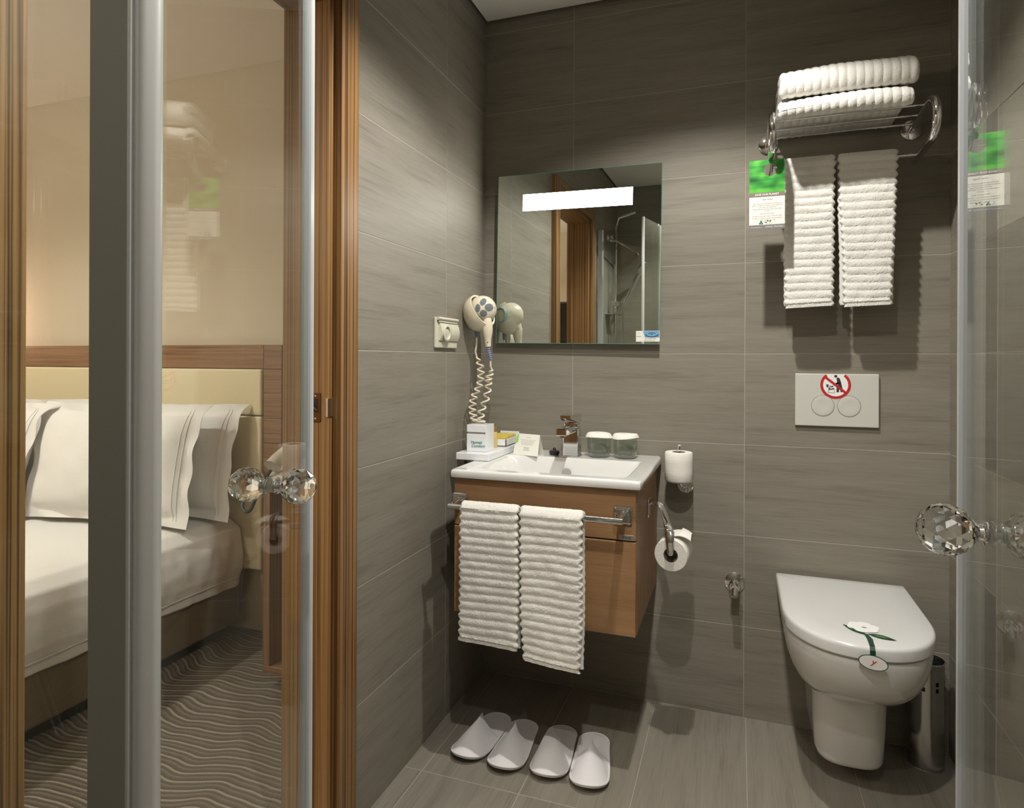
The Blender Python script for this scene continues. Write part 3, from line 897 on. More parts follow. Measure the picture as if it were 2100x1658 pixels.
mb = MB(); mb.flat([(0.0, 0.035), (0.012, 0.045), (0.010, 0.071), (0.004, 0.0712)], fl0 + ux_ * 0.0, ux_, uy_, 0.0003); obj('green_print', mb, lgreen_m, fp)

# tray with the toiletries
TX0, TX1, TY0, TY1, TZ = -0.872, -0.755, 1.915, 2.240, 0.872
tr = thing('amenity_tray', (-0.812, 2.08, BZt), 'white acrylic tray on the left rim of the washbasin', 'tray')
mb = MB(); mb.box(TX0, TX1, TY0, TY1, BZt + 0.0008, TZ, 0.002, 2); obj('tray_body', mb, acrylic_m, tr)
bx = thing('tissue_box', (-0.814, 1.993, TZ), 'white square box with green script on the tray, below the dryer cord', 'box')
bx0, bx1, by0, by1, bz1 = -0.850, -0.780, 1.953, 2.023, 0.9605
mb = MB(); mb.box(bx0, bx1, by0, by1, TZ + 0.0005, 0.930, 0.0008, 1); b1 = obj('box_body', mb, acrylic_m, bx)
mb = MB(); mb.box(bx0, bx1, by0, by1, 0.9365, bz1, 0.0008, 1); obj('box_lid', mb, acrylic_m, bx)
mb = MB(); mb.box(bx0 + 0.002, bx1 - 0.0015, by0 + 0.002, by1 - 0.002, 0.9295, 0.937); obj('slot_band', mb, greyband_m, bx)
mb = MB(); mb.box(bx1 - 0.004, bx1, by0, by1, 0.9295, 0.937); obj('slot_end', mb, acrylic_m, bx)
mb = MB(); text(mb, 'Yasmak', (-0.817, by0 - 0.0002, 0.8985), FX, FZ, 0.0135, shear=0.4, bold=0.0002); text(mb, 'Comfort', (-0.811, by0 - 0.0002, 0.8865), FX, FZ, 0.0135, shear=0.4, bold=0.0002); obj('lettering', mb, tealprint_m, b1)
bo = thing('shampoo_bottle', (-0.800, 2.075, TZ), 'small honey coloured bottle with brown cap on the tray', 'bottle')
mb = MB(); mb.lathe([(0, 0.0005), (0.0115, 0.0005), (0.0125, 0.003), (0.0125, 0.052), (0.0105, 0.055), (0, 0.055)], (-0.800, 2.075, TZ), (0, 0, 1), 24); obj('bottle_body', mb, honey_m, bo)
mb = MB(); mb.lathe([(0, 0.055), (0.0118, 0.055), (0.0118, 0.0705), (0.011, 0.072), (0, 0.072)], (-0.800, 2.075, TZ), (0, 0, 1), 24); obj('cap', mb, amber_m, bo)
it = thing('sachet_tray', (-0.783, 2.15, TZ), 'small white open tray of yellow sachets beside the tissue box', 'tray')
sx0, sx1, sy0, sy1 = -0.835, -0.762, 2.095, 2.236
mb = MB(); mb.box(sx0, sx1, sy0, sy1, TZ + 0.0005, TZ + 0.004); mb.box(sx0, sx0 + 0.004, sy0, sy1, TZ + 0.0005, TZ + 0.026, 0.0005, 1); mb.box(sx1 - 0.004, sx1, sy0, sy1, TZ + 0.0005, TZ + 0.026, 0.0005, 1)
mb.box(sx0, sx1, sy0, sy0 + 0.004, TZ + 0.0005, TZ + 0.026, 0.0005, 1); mb.box(sx0, sx1, sy1 - 0.004, sy1, TZ + 0.0005, TZ + 0.04, 0.0005, 1)
obj('tray_body', mb, acrylic_m, it)
sach = []
for k in range(5):
    y0 = 2.105 + k * 0.024
    mb = MB(); mb.box(-0.828, -0.769, y0, y0 + 0.019, TZ + 0.0045, TZ + 0.034 + 0.003 * (k % 2), 0.003, 2)
    o = obj('sachet', mb, yellow_m, origin=(-0.798, y0, TZ + 0.005))
    tag(o, 'yellow paper sachet standing in the small white tray', 'sachet', 'yellow sachets in the small tray')
    mb = MB(); mb.box(-0.822, -0.776, y0 - 0.0003, y0 + 0.0193, TZ + 0.012, TZ + 0.024); obj('pale_band', mb, paper_flat_m, o)

# ------------------------------------------------------------------ towels
def hang_towel(name, x0, x1, ybar, rbar, ztop, zf, zb, label, group, pitch=0.0235, th=0.012, seed=1, amp=0.0031, hemf=True, gap=0.010, flare=0.0, hemdrop=0.0, inset=0.0):
    """A folded terry towel over a bar: ribbed front sheet, roll over the bar, back sheet."""
    rnd = random.Random(seed)
    ro = rbar + th
    pts = []                                    # (y, z, ny, nz, s) of the outer path from the front hem up, over, down
    nfront = int((ztop - ro - zf) / pitch * 9)
    s = 0.0
    for i in range(nfront + 1):
        z = zf + (ztop - ro - zf) * i / nfront
        pts.append((ybar - ro, z, -1, 0, z - zf))
    L = ztop - ro - zf
    for i in range(1, 13):
        a = PI - PI * i / 12
        pts.append((ybar + ro * math.cos(a), ztop - ro + ro * math.sin(a), math.cos(a), math.sin(a), L + ro * PI * i / 12))
    nb = 40
    for i in range(1, nb + 1):
        z = ztop - ro + (zb - ztop + ro) * i / nb
        pts.append((ybar + ro, z, 1, 0, L + ro * PI + (ztop - ro - z)))
    nx = 84
    def width(z, side):
        t = (ztop - z) / (ztop - zf)
        wob = 0.0030 * math.sin(z * 2 * PI / pitch) + 0.004 * noise.noise(Vector((seed * 3.1 + side * 7, z * 5, 0)))
        return wob + flare * t * (1 if side > 0 else -1) - side * inset * sstep(0.7, 1.0, t)
    verts_o = []; verts_i = []
    for (y, z, ny, nz, s_) in pts:
        ro_, ri_ = [], []
        front = ny <= 0 and nz == 0
        for i in range(nx):
            u = i / (nx - 1)
            xa = x0 + width(z, -1) * (1 if front else 0.5); xb = x1 + width(z, 1) * (1 if front else 0.5)
            e = min(u, 1 - u) * (x1 - x0)
            edge = math.sqrt(max(0.0, 1 - (1 - min(1, e / 0.010)) ** 2))
            x = xa + (xb - xa) * u
            wav = 0.0045 * noise.noise(Vector((x * 9, z * 7, seed))) + 0.0015 * noise.noise(Vector((x * 40, z * 30, seed + 9)))
            hem = s_ < 0.011 and hemf
            ph = s_ + 0.0050 * noise.noise(Vector((x * 9, s_ * 4, seed + 4)))
            rib = amp * (abs(math.sin(PI * ph / pitch)) ** 0.75) if not hem else amp * 0.15 + 0.0003 * math.cos(x * 2 * PI / 0.006)
            if nz > 0.3: rib *= 0.6
            fz = 0.0012 * noise.noise(Vector((x * 260, z * 300, seed + 2))) + 0.0005 * noise.noise(Vector((x * 90, z * 110, seed + 5)))
            dz = hemdrop * (u - 0.5) * (1 - sstep(0, 0.12, s_)) if front else 0
            d_ = (-th * 0.5) + (th * 0.5 + rib + fz) * edge
            ro_.append((x, y + ny * d_ - wav * (1 if front else 0) , z + nz * d_ + dz))
            di = -th + (th * 0.42) * (1 - edge) + 0.0
            ri_.append((x, y + ny * di - wav * (1 if front else 0), z + nz * di + dz))
        verts_o.append(ro_); verts_i.append(ri_)
    n = len(pts); mb = MB()
    V = [p for r_ in verts_o for p in r_] + [p for r_ in verts_i for p in r_]
    off = n * nx; F = []
    for j in range(n - 1):
        for i in range(nx - 1):
            F.append([j * nx + i, j * nx + i + 1, (j + 1) * nx + i + 1, (j + 1) * nx + i])
            F.append([off + j * nx + i, off + (j + 1) * nx + i, off + (j + 1) * nx + i + 1, off + j * nx + i + 1])
        for i in (0, nx - 1):
            F.append([j * nx + i, (j + 1) * nx + i, off + (j + 1) * nx + i, off + j * nx + i])
    for j in (0, n - 1):
        for i in range(nx - 1):
            F.append([j * nx + i, off + j * nx + i, off + j * nx + i + 1, j * nx + i + 1])
    mb.add(V, F, True)
    o = obj(name, mb, terry_m, origin=((x0 + x1) / 2, ybar, ztop))
    return tag(o, label, 'towel', group)


# towel bar on the vanity
tb = thing('towel_bar', (-0.54, 1.76, 0.748), 'chrome towel bar fixed on the front of the vanity cabinet', 'towel bar')
for x, z in ((-0.788, 0.752), (-0.298, 0.749)):
    mb = MB(); mb.box(x - 0.025, x + 0.025, CY0 - 0.008, CY0, z - 0.025, z + 0.025, 0.006, 3); m_ = obj('mount_plate', mb, chrome_m, tb)
    mb = MB(); mb.tube([(x, CY0 - 0.007, z + 0.002), (x, 1.705, z - 0.003)], [0.012, 0.0085], 16); obj('post', mb, chrome_m, m_)
mb = MB(); mb.tube([(-0.797, 1.70, 0.7485), (-0.288, 1.70, 0.7465)], 0.0085, 18); obj('rail', mb, chrome_m, tb)
hang_towel('hand_towel', -0.753, -0.577, 1.70, 0.0088, 0.7675, 0.368, 0.361, 'ribbed white hand towel on the vanity bar, nearer the left wall', 'towels on the vanity bar', seed=3, flare=0.004, hemdrop=-0.008, inset=0.004)
hang_towel('hand_towel', -0.571, -0.392, 1.70, 0.0088, 0.7675, 0.338, 0.331, 'ribbed white hand towel on the vanity bar, nearer the brand plate', 'towels on the vanity bar', seed=8, flare=-0.003, hemdrop=-0.012, inset=0.006)

# ------------------------------------------------------------------ mirror with lamp
mi = thing('mirror', (-0.546, 2.213, 1.5437), 'square frameless mirror with lit strip above the washbasin', 'mirror')
mi.rotation_euler = (0, 0.012, -0.010)


def lobj(name, mb, mats, parent):
    """Child whose verts are given in the parent's own frame."""
    o = obj(name, mb, mats, None, origin=(0, 0, 0)); o.parent = parent; o.location = (0, 0, 0); return o


mw, mh = 0.297, 0.3075
mb = MB(); mb.box(-mw, mw, 0.0, 0.004, -mh, mh); lobj('mirror_glass', mb, mirror_m, mi)
mb = MB()
for a in ((-mw - 0.0015, -mw, -0.0004, 0.0045, -mh, mh), (mw, mw + 0.0015, -0.0004, 0.0045, -mh, mh), (-mw - 0.0015, mw + 0.0015, -0.0004, 0.0045, mh, mh + 0.0015), (-mw - 0.0015, mw + 0.0015, -0.0004, 0.0045, -mh - 0.0015, -mh)): mb.box(*a)
lobj('glass_edge', mb, mirror_edge_m, mi)
mb = MB(); mb.box(-0.22, 0.22, 0.0045, 0.026, -0.24, 0.24); lobj('backing_box', mb, alu_flat_m, mi)
mb = MB()
mb.add([(-0.2, -0.0012, 0.1745), (0.199, -0.0012, 0.172), (0.199, -0.0012, 0.2325), (-0.2, -0.0012, 0.234), (-0.2, 0.0, 0.1745), (0.199, 0.0, 0.172), (0.199, 0.0, 0.2325), (-0.2, 0.0, 0.234)], [[0, 1, 2, 3], [7, 6, 5, 4], [0, 4, 5, 1], [1, 5, 6, 2], [2, 6, 7, 3], [3, 7, 4, 0]])
lobj('light_strip', mb, light_m, mi)
st = thing('mirror_sticker', (-0.289, 2.2095, 1.2585), 'small white sticker with a blue water drop picture on the mirror corner', 'sticker')
mb = MB(); mb.box(-0.331, -0.251, 2.2090, 2.2096, 1.2405, 1.2775); obj('sticker_sheet', mb, paper_flat_m, st)
so = Vector((-0.331, 2.2088, 1.2405))
mb = MB(); mb.flat([(0.030, 0.014), (0.079, 0.014), (0.079, 0.0362), (0.024, 0.0362)], so, FX, FZ, 0.0001); obj('water_picture', mb, blue_m, st)
mb = MB()
for r0, r1, a0, a1 in ((0.019, 0.0225, PI * 1.0, PI * 2.0), (0.012, 0.0145, PI * 0.15, PI * 0.85)):
    q = [(0.0535 + r1 * math.cos(a0 + (a1 - a0) * k / 14), 0.0245 + 0.45 * r1 * math.sin(a0 + (a1 - a0) * k / 14)) for k in range(15)] + [(0.0535 + r0 * math.cos(a1 + (a0 - a1) * k / 14), 0.0245 + 0.36 * r0 * math.sin(a1 + (a0 - a1) * k / 14)) for k in range(15)]
    mb.flat(q, so + Vector((0, -0.0001, 0)), FX, FZ, 0.0001)
mb.flat([(0.0535 + 0.003 * math.cos(2 * PI * k / 12), 0.025 + 0.0018 * math.sin(2 * PI * k / 12)) for k in range(12)], so + Vector((0, -0.0001, 0)), FX, FZ, 0.0001)
obj('ripples', mb, navy_m, st)
mb = MB(); text(mb, 'Su Değerlidir', so + Vector((0.050, -0.0002, 0.0082)), FX, FZ, 0.0066); text(mb, 'Water is precious', so + Vector((0.046, -0.0002, 0.0022)), FX, FZ, 0.0052); text(mb, 'Y', so + Vector((0.009, -0.0002, 0.026)), FX, FZ, 0.007); mb.flat([(0.003, 0.0175), (0.018, 0.0175), (0.018, 0.0185), (0.003, 0.0185)], so + Vector((0, -0.0002, 0)), FX, FZ, 0.0001)
obj('lettering', mb, softink_m, st)

# ------------------------------------------------------------------ socket and hair dryer on the left wall
so_ = thing('wall_socket', (XL, 1.893, 1.262), 'beige double socket with hinged cover on the left wall', 'socket')
y0, y1, z0, z1 = 1.812, 1.972, 1.214, 1.311
mb = MB(); mb.box(XL + 0.001, XL + 0.010, y0, y1, z0, z1, 0.003, 2); fr_ = obj('frame', mb, socket_m, so_)
mb = MB(); mb.tube([(XL + 0.014, y0 + 0.004, z1 - 0.004), (XL + 0.014, y1 - 0.006, z1 - 0.004)], 0.0055, 12); mb.box(XL + 0.009, XL + 0.016, y0 + 0.012, y1 - 0.012, z1 - 0.016, z1 - 0.010, 0.001, 1); obj('cover_hinge', mb, socket_m, fr_)
def bowed(ya, yb, za, zb, depth):
    m_ = MB(); n = 14
    L0 = []
    for k in range(n + 1):
        t = k / n; z = za + (zb - za) * t
        L0.append((XL + 0.010 + depth * math.sin(PI * (0.12 + 0.76 * t)) , z))
    vs = []; fs = []
    for y in (ya, yb):
        for x, z in L0: vs.append((x, y, z))
        for x, z in L0: vs.append((XL + 0.008, y, z))
    q = 2 * (n + 1)
    for k in range(n):
        fs.append([k, k + 1, q + k + 1, q + k])
        for b in (0, q): fs.append([b + k, b + k + 1, b + n + 1 + k + 1, b + n + 1 + k])
    fs += [[0, n + 1, q + n + 1, q], [n, q + n, q + 2 * n + 1, 2 * n + 1]]
    m_.add(vs, fs); return m_
obj('socket_module', bowed(y0 + 0.019, y0 + 0.092, z0 + 0.024, z1 - 0.018, 0.011), socket_m, so_)
obj('blank_module', bowed(y0 + 0.0935, y1 - 0.003, z0 + 0.024, z1 - 0.018, 0.011), socket_m, so_)
cyS, czS = y0 + 0.056, 1.262
mb = MB(); mb.lathe([(0.0275, 0.0), (0.0275, 0.004), (0.0255, 0.0055), (0.0205, 0.0055), (0.0195, 0.0045), (0.0190, -0.006), (0.0, -0.006)], (XL + 0.0195, cyS, czS), (1, 0, 0), 36); rg = obj('socket_ring', mb, socket_m, so_)
for dy in (-0.0095, 0.0095):
    mb = MB(); mb.lathe([(0.003, 0.0006), (0, 0.0006)], (XL + 0.0137, cyS + dy, czS), (1, 0, 0), 12); obj('pin_hole', mb, black_m, rg)

hh = thing('dryer_holder', (XL, 2.095, 1.36), 'cream plastic wall cup holding the hair dryer beside the mirror', 'holder')
hd = thing('hair_dryer', (-0.842, 2.090, 1.353), 'cream hair dryer with coiled cord in the holder beside the mirror', 'hair dryer')
HC = Vector((-0.8425, 2.071, 1.352))
camv = (Vector((0, 0, CAM_Z)) - HC).normalized()
vx = Vector((0, 0, 1)).cross(camv).normalized(); vy = camv.cross(vx).normalized()
RB, RE0, RE1 = 0.0485, 0.046, 0.064
# holder: a wall shell that wraps the lower left half of the dryer
CC = HC + Vector((-0.004, 0.0, -0.006)) - vx * 0.006
qd = (camv * 0.42 + vx * 0.62 + vy * 0.50).normalized()
qa = vy - qd * vy.dot(qd); qa.normalize(); qb = qd.cross(qa)
mb = MB()
def cupf(rad):
    def fn(u, v):
        a = 2 * PI * u; t = math.radians(76) + (PI - math.radians(76)) * v
        p = CC + (qd * math.cos(t) + (qa * math.cos(a) + qb * math.sin(a)) * math.sin(t)) * rad
        zz = p.z - CC.z
        if zz < 0: p.z = CC.z + zz * 1.18
        p.x = max(p.x, XL + 0.001)
        return tuple(p)
    return fn
mb.grid(cupf(0.0605), 60, 22, closeu=True); n0 = len(mb.v); mb.grid(cupf(0.0545), 60, 22, closeu=True)
for k in range(60): mb.f.append([k, (k + 1) % 60, n0 + (k + 1) % 60, n0 + k]); mb.smooth.append(True); mb.mi.append(0)
obj('cup', mb, cream_m, hh)
mb = MB(); mb.lathe([(0.006, 0), (0.0075, 0.004), (0.0065, 0.028), (0.004, 0.030)], (-0.868, 2.078, 1.284), (0, 0, -1), 14); obj('cord_sleeve', mb, bluebush_m, hh)
# dryer body: egg with its grille end towards us and the nozzle towards the wall and the mirror
mb = MB()
axb = Vector((-0.42, 0.90, -0.05)).normalized()
au = Vector((0, 0, 1)); au = (au - axb * au.dot(axb)).normalized(); av = axb.cross(au)
def egg(r):
    out = []
    for k in range(25):
        t = PI * k / 24
        out.append((max(0.0005, RB * math.sin(t) ** 0.85), -RE0 * math.cos(t) if t < PI / 2 else -RE1 * math.cos(t)))
    return out
prof = [p for p in egg(1) if p[1] < 0.050] + [(0.030, 0.054), (0.027, 0.060), (0.0255, 0.054), (0.016, 0.034)]
mb.lathe(prof, HC, axb, 48); bd = obj('body', mb, cream_m, hd)
mb = MB(); mb.lathe([(0.0325, 0.0485), (0.0312, 0.0535), (0.0302, 0.0595), (0.0275, 0.0615), (0.0255, 0.0605)], HC, axb, 36); obj('nozzle_ring', mb, dryerblue_m, bd)
mb = MB(); mb.lathe([(0.0252, 0.050), (0.0, 0.048)], HC, axb, 30); obj('nozzle_grille', mb, black_m, bd)
# four oval foam vents on the end facing the camera
def hit_egg(px_, pz_):
    """Point of the egg surface seen at offset (px_, pz_) from its centre, from the camera side."""
    o_ = HC + vx * px_ + vy * pz_ + camv * 0.2
    lo, hi = 0.0, 0.2
    best = None
    for k in range(201):
        q = o_ - camv * (0.2 * k / 200) - camv * 0.0
        l = q - HC; h = l.dot(axb); rad = (l - axb * h).length
        cosv = max(-1, min(1, -h / (RE0 if h < 0 else RE1)))
        t = math.acos(cosv); rmax = RB * max(0.0, math.sin(t)) ** 0.85
        if abs(h) < RE1 and rad <= rmax: return q
    return HC + vx * px_ + vy * pz_
for (ox_, oz_, ra, rb, rot) in ((0.0015, 0.0265, 0.0135, 0.0100, 0.9), (0.0215, 0.0075, 0.0150, 0.0135, 0.0), (-0.0170, 0.0050, 0.0085, 0.0140, 0.0), (0.0025, -0.0130, 0.0125, 0.0120, -0.5)):
    mb = MB()
    c0 = hit_egg(ox_, oz_)
    ring = []
    for rr in (1.0, 0.72, 0.38):
        q = []
        for k in range(26):
            a = 2 * PI * k / 26; x_, z_ = ra * math.cos(a) * rr, rb * math.sin(a) * rr
            x2, z2 = x_ * math.cos(rot) - z_ * math.sin(rot), x_ * math.sin(rot) + z_ * math.cos(rot)
            q.append(hit_egg(ox_ + x2, oz_ + z2) + camv * 0.0010)
        ring.append(q)
    mb.loft(ring, True, False, True)
    obj('vent', mb, vent_m, bd)
# handle, hanging down and slightly forward
h0 = HC + vx * 0.014 + camv * 0.018 + Vector((0, 0, -0.030)); h1 = HC + vx * 0.019 + camv * 0.020 + Vector((0, 0, -0.129))
hp = [h0 + (h1 - h0) * (k / 14) for k in range(15)]
mb = MB(); mb.tube(hp, [0.0145 + 0.0055 * math.sin(PI * min(1, (k / 14) * 1.25 + 0.05)) - 0.0048 * (k / 14) ** 2 for k in range(15)], 22); hn = obj('handle', mb, cream_m, hd)
mb = MB(); mb.lathe([(0.0022, 0.0004), (0, 0.0004)], h1 + camv * 0.0150 - vx * 0.002 + Vector((0, 0, 0.016)), camv, 12); obj('screw_hole', mb, black_m, hn)
mb = MB(); mb.lathe([(0.0022, 0.0004), (0, 0.0004)], hit_egg(0.041, 0.006) + camv * 0.0005, camv, 12); obj('screw_hole', mb, black_m, bd)
sl = [h1 + Vector((0.0, 0, 0.002)), h1 + vx * 0.002 + Vector((0, 0, -0.015)), h1 + vx * 0.006 + Vector((0, 0, -0.032)), h1 + vx * 0.009 + Vector((0, 0, -0.046))]
mb = MB(); slp = smooth_path(sl, 10); mb.tube(slp, [0.0072 + 0.0009 * (1 if (k // 2) % 2 else -1) - 0.002 * k / len(slp) for k in range(len(slp))], 14); obj('cord_sleeve', mb, bluebush_m, hd)
# coiled cord: two hanging strands joined at the tissue box
def coil(path, r0, turns, ppt=16, ph=0.0):
    base = smooth_path(path, 24); n = int(turns * ppt); out = []
    for k in range(n + 1):
        t = k / n * (len(base) - 1); i = min(int(t), len(base) - 2); p = base[i].lerp(base[i + 1], t - i)
        a = ph + 2 * PI * turns * k / n
        rr = r0(k / n) if callable(r0) else r0
        out.append(p + Vector((math.cos(a) * rr, math.sin(a) * rr * 0.75, 0)))
    return out
A = [(-0.868, 2.078, 1.256), (-0.869, 2.078, 1.225), (-0.873, 2.078, 1.205)]
S1 = [(-0.866, 2.080, 1.185), (-0.848, 2.070, 1.14), (-0.848, 2.060, 1.09), (-0.862, 2.04, 1.045), (-0.858, 2.02, 1.0), (-0.842, 2.003, 0.967)]
S2 = [(-0.820, 2.003, 0.967), (-0.826, 2.02, 1.0), (-0.818, 2.045, 1.045), (-0.816, 2.060, 1.09), (-0.818, 2.067, 1.115), (-0.806, 2.068, 1.140), ]
endp = sl[-1]
c1 = coil(S1, lambda t: 0.0115 * min(1, 6 * t + 0.2), 11.0, ph=2.6)
c2 = coil(S2, lambda t: 0.0115 * min(1, 6 * (1 - t) + 0.2), 8.0, ph=0.0)
cord = [Vector(p) for p in A] + c1 + c2 + [Vector((endp.x, endp.y, endp.z - 0.022)), Vector(endp)]
mb = MB(); mb.tube(smooth_path(cord, 2), 0.0031, 8); obj('cord', mb, cream_m, hd)

# ------------------------------------------------------------------ towel rack, bath towels, green card
rk = thing('towel_rack', (0.29, YB, 1.83), 'chrome hotel towel rack on the wall above the flush plate', 'towel rack')
def bracket(x):
    mb = MB(); mb.lathe([(0, 0.010), (0.026, 0.010), (0.0295, 0.008), (0.0305, 0.0)], (x, YB - 0.0012, 1.880), (0, -1, 0), 36); dsc = obj('wall_disc', mb, chrome_m, rk)
    pts = [(x, 2.235, 1.878), (x, 2.15, 1.884), (x, 2.06, 1.893)]
    c = Vector((x, 2.022, 1.838))
    for k in range(13):
        a = PI / 2 + PI * k / 12 * 1.0
        pts.append((x, 2.022 + 0.055 * math.cos(a), 1.838 + 0.055 * math.sin(a)))
    pts += [(x, 2.07, 1.779), (x, 2.14, 1.7755), (x, 2.195, 1.772)]
    mb = MB(); mb.tube(smooth_path(pts, 4), 0.0105, 18); return obj('bracket', mb, chrome_m, rk)
bracket(0.090); bracket(0.494)
for y, z in ((2.19, 1.884), (2.125, 1.887), (2.06, 1.893)):
    mb = MB(); mb.tube([(0.090, y, z), (0.494, y, z)], 0.0036, 10); obj('rail', mb, chrome_m, rk)
mb = MB(); mb.tube([(0.090, 2.135, 1.7765), (0.494, 2.135, 1.7765)], 0.0042, 10); obj('hanging_bar', mb, chrome_m, rk)
hang_towel('bath_towel', 0.131, 0.272, 2.135, 0.0044, 1.797, 1.340, 1.346, 'ribbed white towel hanging from the rack, the one beside the green card', 'towels hanging from the rack', seed=13, flare=-0.004, hemdrop=0.006, th=0.013)
hang_towel('bath_towel', 0.279, 0.437, 2.135, 0.0044, 1.797, 1.340, 1.346, 'ribbed white towel hanging from the rack, the one on the toilet side', 'towels hanging from the rack', seed=21, flare=-0.017, hemdrop=0.004, th=0.013)


def folded_towel(x0, x1, y0, y1, z0, h, label, seed):
    """Folded bath towel: round fold to the front, ribs run front to back."""
    mb = MB(); nu = 150; r = h / 2 - 0.003; slit = 0.004
    path = []
    def seg_line(a, b, n):
        for k in range(n): path.append(((a[0] + (b[0] - a[0]) * k / n, a[1] + (b[1] - a[1]) * k / n)))
    zc = z0 + h / 2
    outer = [(y1, zc + r)]
    P = []          # (y, z, normal y, normal z, rib weight)
    n1 = 22
    for k in range(n1 + 1): y = y1 + (y0 + r - y1) * k / n1; P.append((y, zc + r, 0, 1, 1))
    for k in range(1, 16): a = PI / 2 + PI * k / 16; P.append((y0 + r + r * math.cos(a), zc + r * math.sin(a), math.cos(a), math.sin(a), 1))
    for k in range(n1 + 1): y = y0 + r + (y1 - y0 - r) * k / n1; P.append((y, zc - r, 0, -1, 1))
    for k in range(9): y = y1 - (y1 - y0 - r * 1.3) * k / 8; P.append((y, zc - slit / 2, 0, 1, 0))
    for k in range(9): y = y0 + r * 1.3 + (y1 - y0 - r * 1.3) * k / 8; P.append((y, zc + slit / 2, 0, -1, 0))
    loops = []
    for i in range(nu + 1):
        u = i / nu; x = x0 + (x1 - x0) * u
        e = min(u, 1 - u) * (x1 - x0)
        edge = math.sqrt(max(0.0, 1 - (1 - min(1, e / 0.012)) ** 2))
        rib = 0.0032 * abs(math.sin(PI * (x / 0.0215 + 0.08 * noise.noise(Vector((x * 5, seed, 0)))))) ** 0.6
        lp = []
        for (y, z, ny, nz, wt) in P:
            wob = 0.006 * noise.noise(Vector((x * 6, y * 6, seed))) + 0.002 * noise.noise(Vector((x * 25, y * 20, seed)))
            fz = 0.0009 * noise.noise(Vector((x * 210, y * 210, z * 210 + seed)))
            d_ = wt * (rib * edge + fz - 0.010 * (1 - edge))
            sag = 0.010 * (u - 0.55) ** 2 * 4 * (1 if seed % 2 else 0.5)
            lp.append((x + 0.004 * noise.noise(Vector((y * 20, z * 40, seed + i // 75))) * (1 - edge), y + ny * d_ + (0.35 * wob if ny else 0), z + nz * d_ + 0.5 * wob * wt * (1 if nz > 0 else 0.0) - sag * (1 if nz >= 0 else 0.3) - 0.032 * (1 - sstep(1.95, 2.05, y))))
        loops.append(lp)
    mb.loft(loops)
    m = len(P)
    b0, b1 = len(mb.v) - (nu + 1) * m, len(mb.v) - m
    half = list(range(m))
    for b, rev in ((b0, True), (b1, False)):
        k1 = n1 + 8     # split the end cap into the two layers and the fold
        up_ = [b + i for i in range(0, k1 + 1)]
        inn = [b + i for i in range(m - 9, m)]
        f = up_ + inn[:1] + inn[1:]
        lo_ = [b + i for i in range(k1, 2 * n1 + 17)] + [b + i for i in range(2 * n1 + 17, 2 * n1 + 26)]
        fu = up_ + inn
        fl_ = lo_ + [inn[0]]
        mb.f += [fu, fl_]; mb.smooth += [False, False]; mb.mi += [0, 0]
    o = obj('folded_towel', mb, terry_m, origin=((x0 + x1) / 2, (y0 + y1) / 2, z0))
    return tag(o, label, 'towel', 'folded towels on the rack')


folded_towel(0.106, 0.440, 1.945, 2.232, 1.8945, 0.056, 'lower of two folded white towels lying on the chrome rack', 3)
folded_towel(0.110, 0.452, 1.950, 2.230, 1.951, 0.079, 'upper of two folded white towels stacked on the chrome rack', 6)
mb = MB(); mb.box(0.264 - 0.075, 0.264 - 0.048, 2.112, 2.1135, 1.328, 1.345)

# hanging card
gc = thing('hanging_card', (0.078, 2.03, 1.69), 'green and white printed card with a round hole hanging on the left rack bracket', 'card')
cx0, cx1, cz0, cz1, cyy = 0.0295, 0.1275, 1.567, 1.7725, 2.035
hx, hz, hr = 0.088, 1.742, 0.0185
hz_top = hz
def card_with_hole():
    bm = bmesh.new()
    n = 40; inner = []; outer = []
    for k in range(n):
        a = 2 * PI * k / n
        inner.append((hx + hr * math.cos(a), hz + hr * math.sin(a)))
        dx, dz = math.cos(a), math.sin(a)
        t = min([( (cx1 - hx) / dx if dx > 1e-6 else 9), ((cx0 - hx) / dx if dx < -1e-6 else 9), ((cz1 - hz) / dz if dz > 1e-6 else 9), ((cz0 - hz) / dz if dz < -1e-6 else 9)])
        outer.append((hx + dx * t, hz + dz * t))
    for c in ((cx0, cz0), (cx1, cz0), (cx1, cz1), (cx0, cz1)):
        k = min(range(n), key=lambda i: (outer[i][0] - c[0]) ** 2 + (outer[i][1] - c[1]) ** 2); outer[k] = c
    m_ = MB()
    vs = [(x, cyy - 0.0004, z) for x, z in inner] + [(x, cyy - 0.0004, z) for x, z in outer] + [(x, cyy + 0.0004, z) for x, z in inner] + [(x, cyy + 0.0004, z) for x, z in outer]
    fs = []
    for k in range(n):
        j = (k + 1) % n
        fs += [[k, j, n + j, n + k], [2 * n + k, 3 * n + k, 3 * n + j, 2 * n + j], [k, 2 * n + k, 2 * n + j, j], [n + k, n + j, 3 * n + j, 3 * n + k]]
    m_.add(vs, fs); return m_, inner, outer
m_, inn, outr = card_with_hole()
cb = obj('card_sheet', m_, paper_flat_m, gc)
zs = 1.664
mb = MB(); n = len(inn); yv = cyy - 0.0007
out2 = [(x, max(z, zs + 0.008)) if z < zs + 0.008 else (x, z) for x, z in outr]
fixo = []
for k in range(n):
    a = 2 * PI * k / n; dx, dz = math.cos(a), math.sin(a)
    z0_ = zs + 0.0
    t = min([((cx1 - hx) / dx if dx > 1e-6 else 9), ((cx0 - hx) / dx if dx < -1e-6 else 9), ((cz1 - hz) / dz if dz > 1e-6 else 9), ((z0_ - hz) / dz if dz < -1e-6 else 9)])
    fixo.append((hx + dx * t, hz + dz * t))
for c in ((cx0, zs), (cx1, zs), (cx1, cz1), (cx0, cz1)):
    k = min(range(n), key=lambda i: (fixo[i][0] - c[0]) ** 2 + (fixo[i][1] - c[1]) ** 2); fixo[k] = c
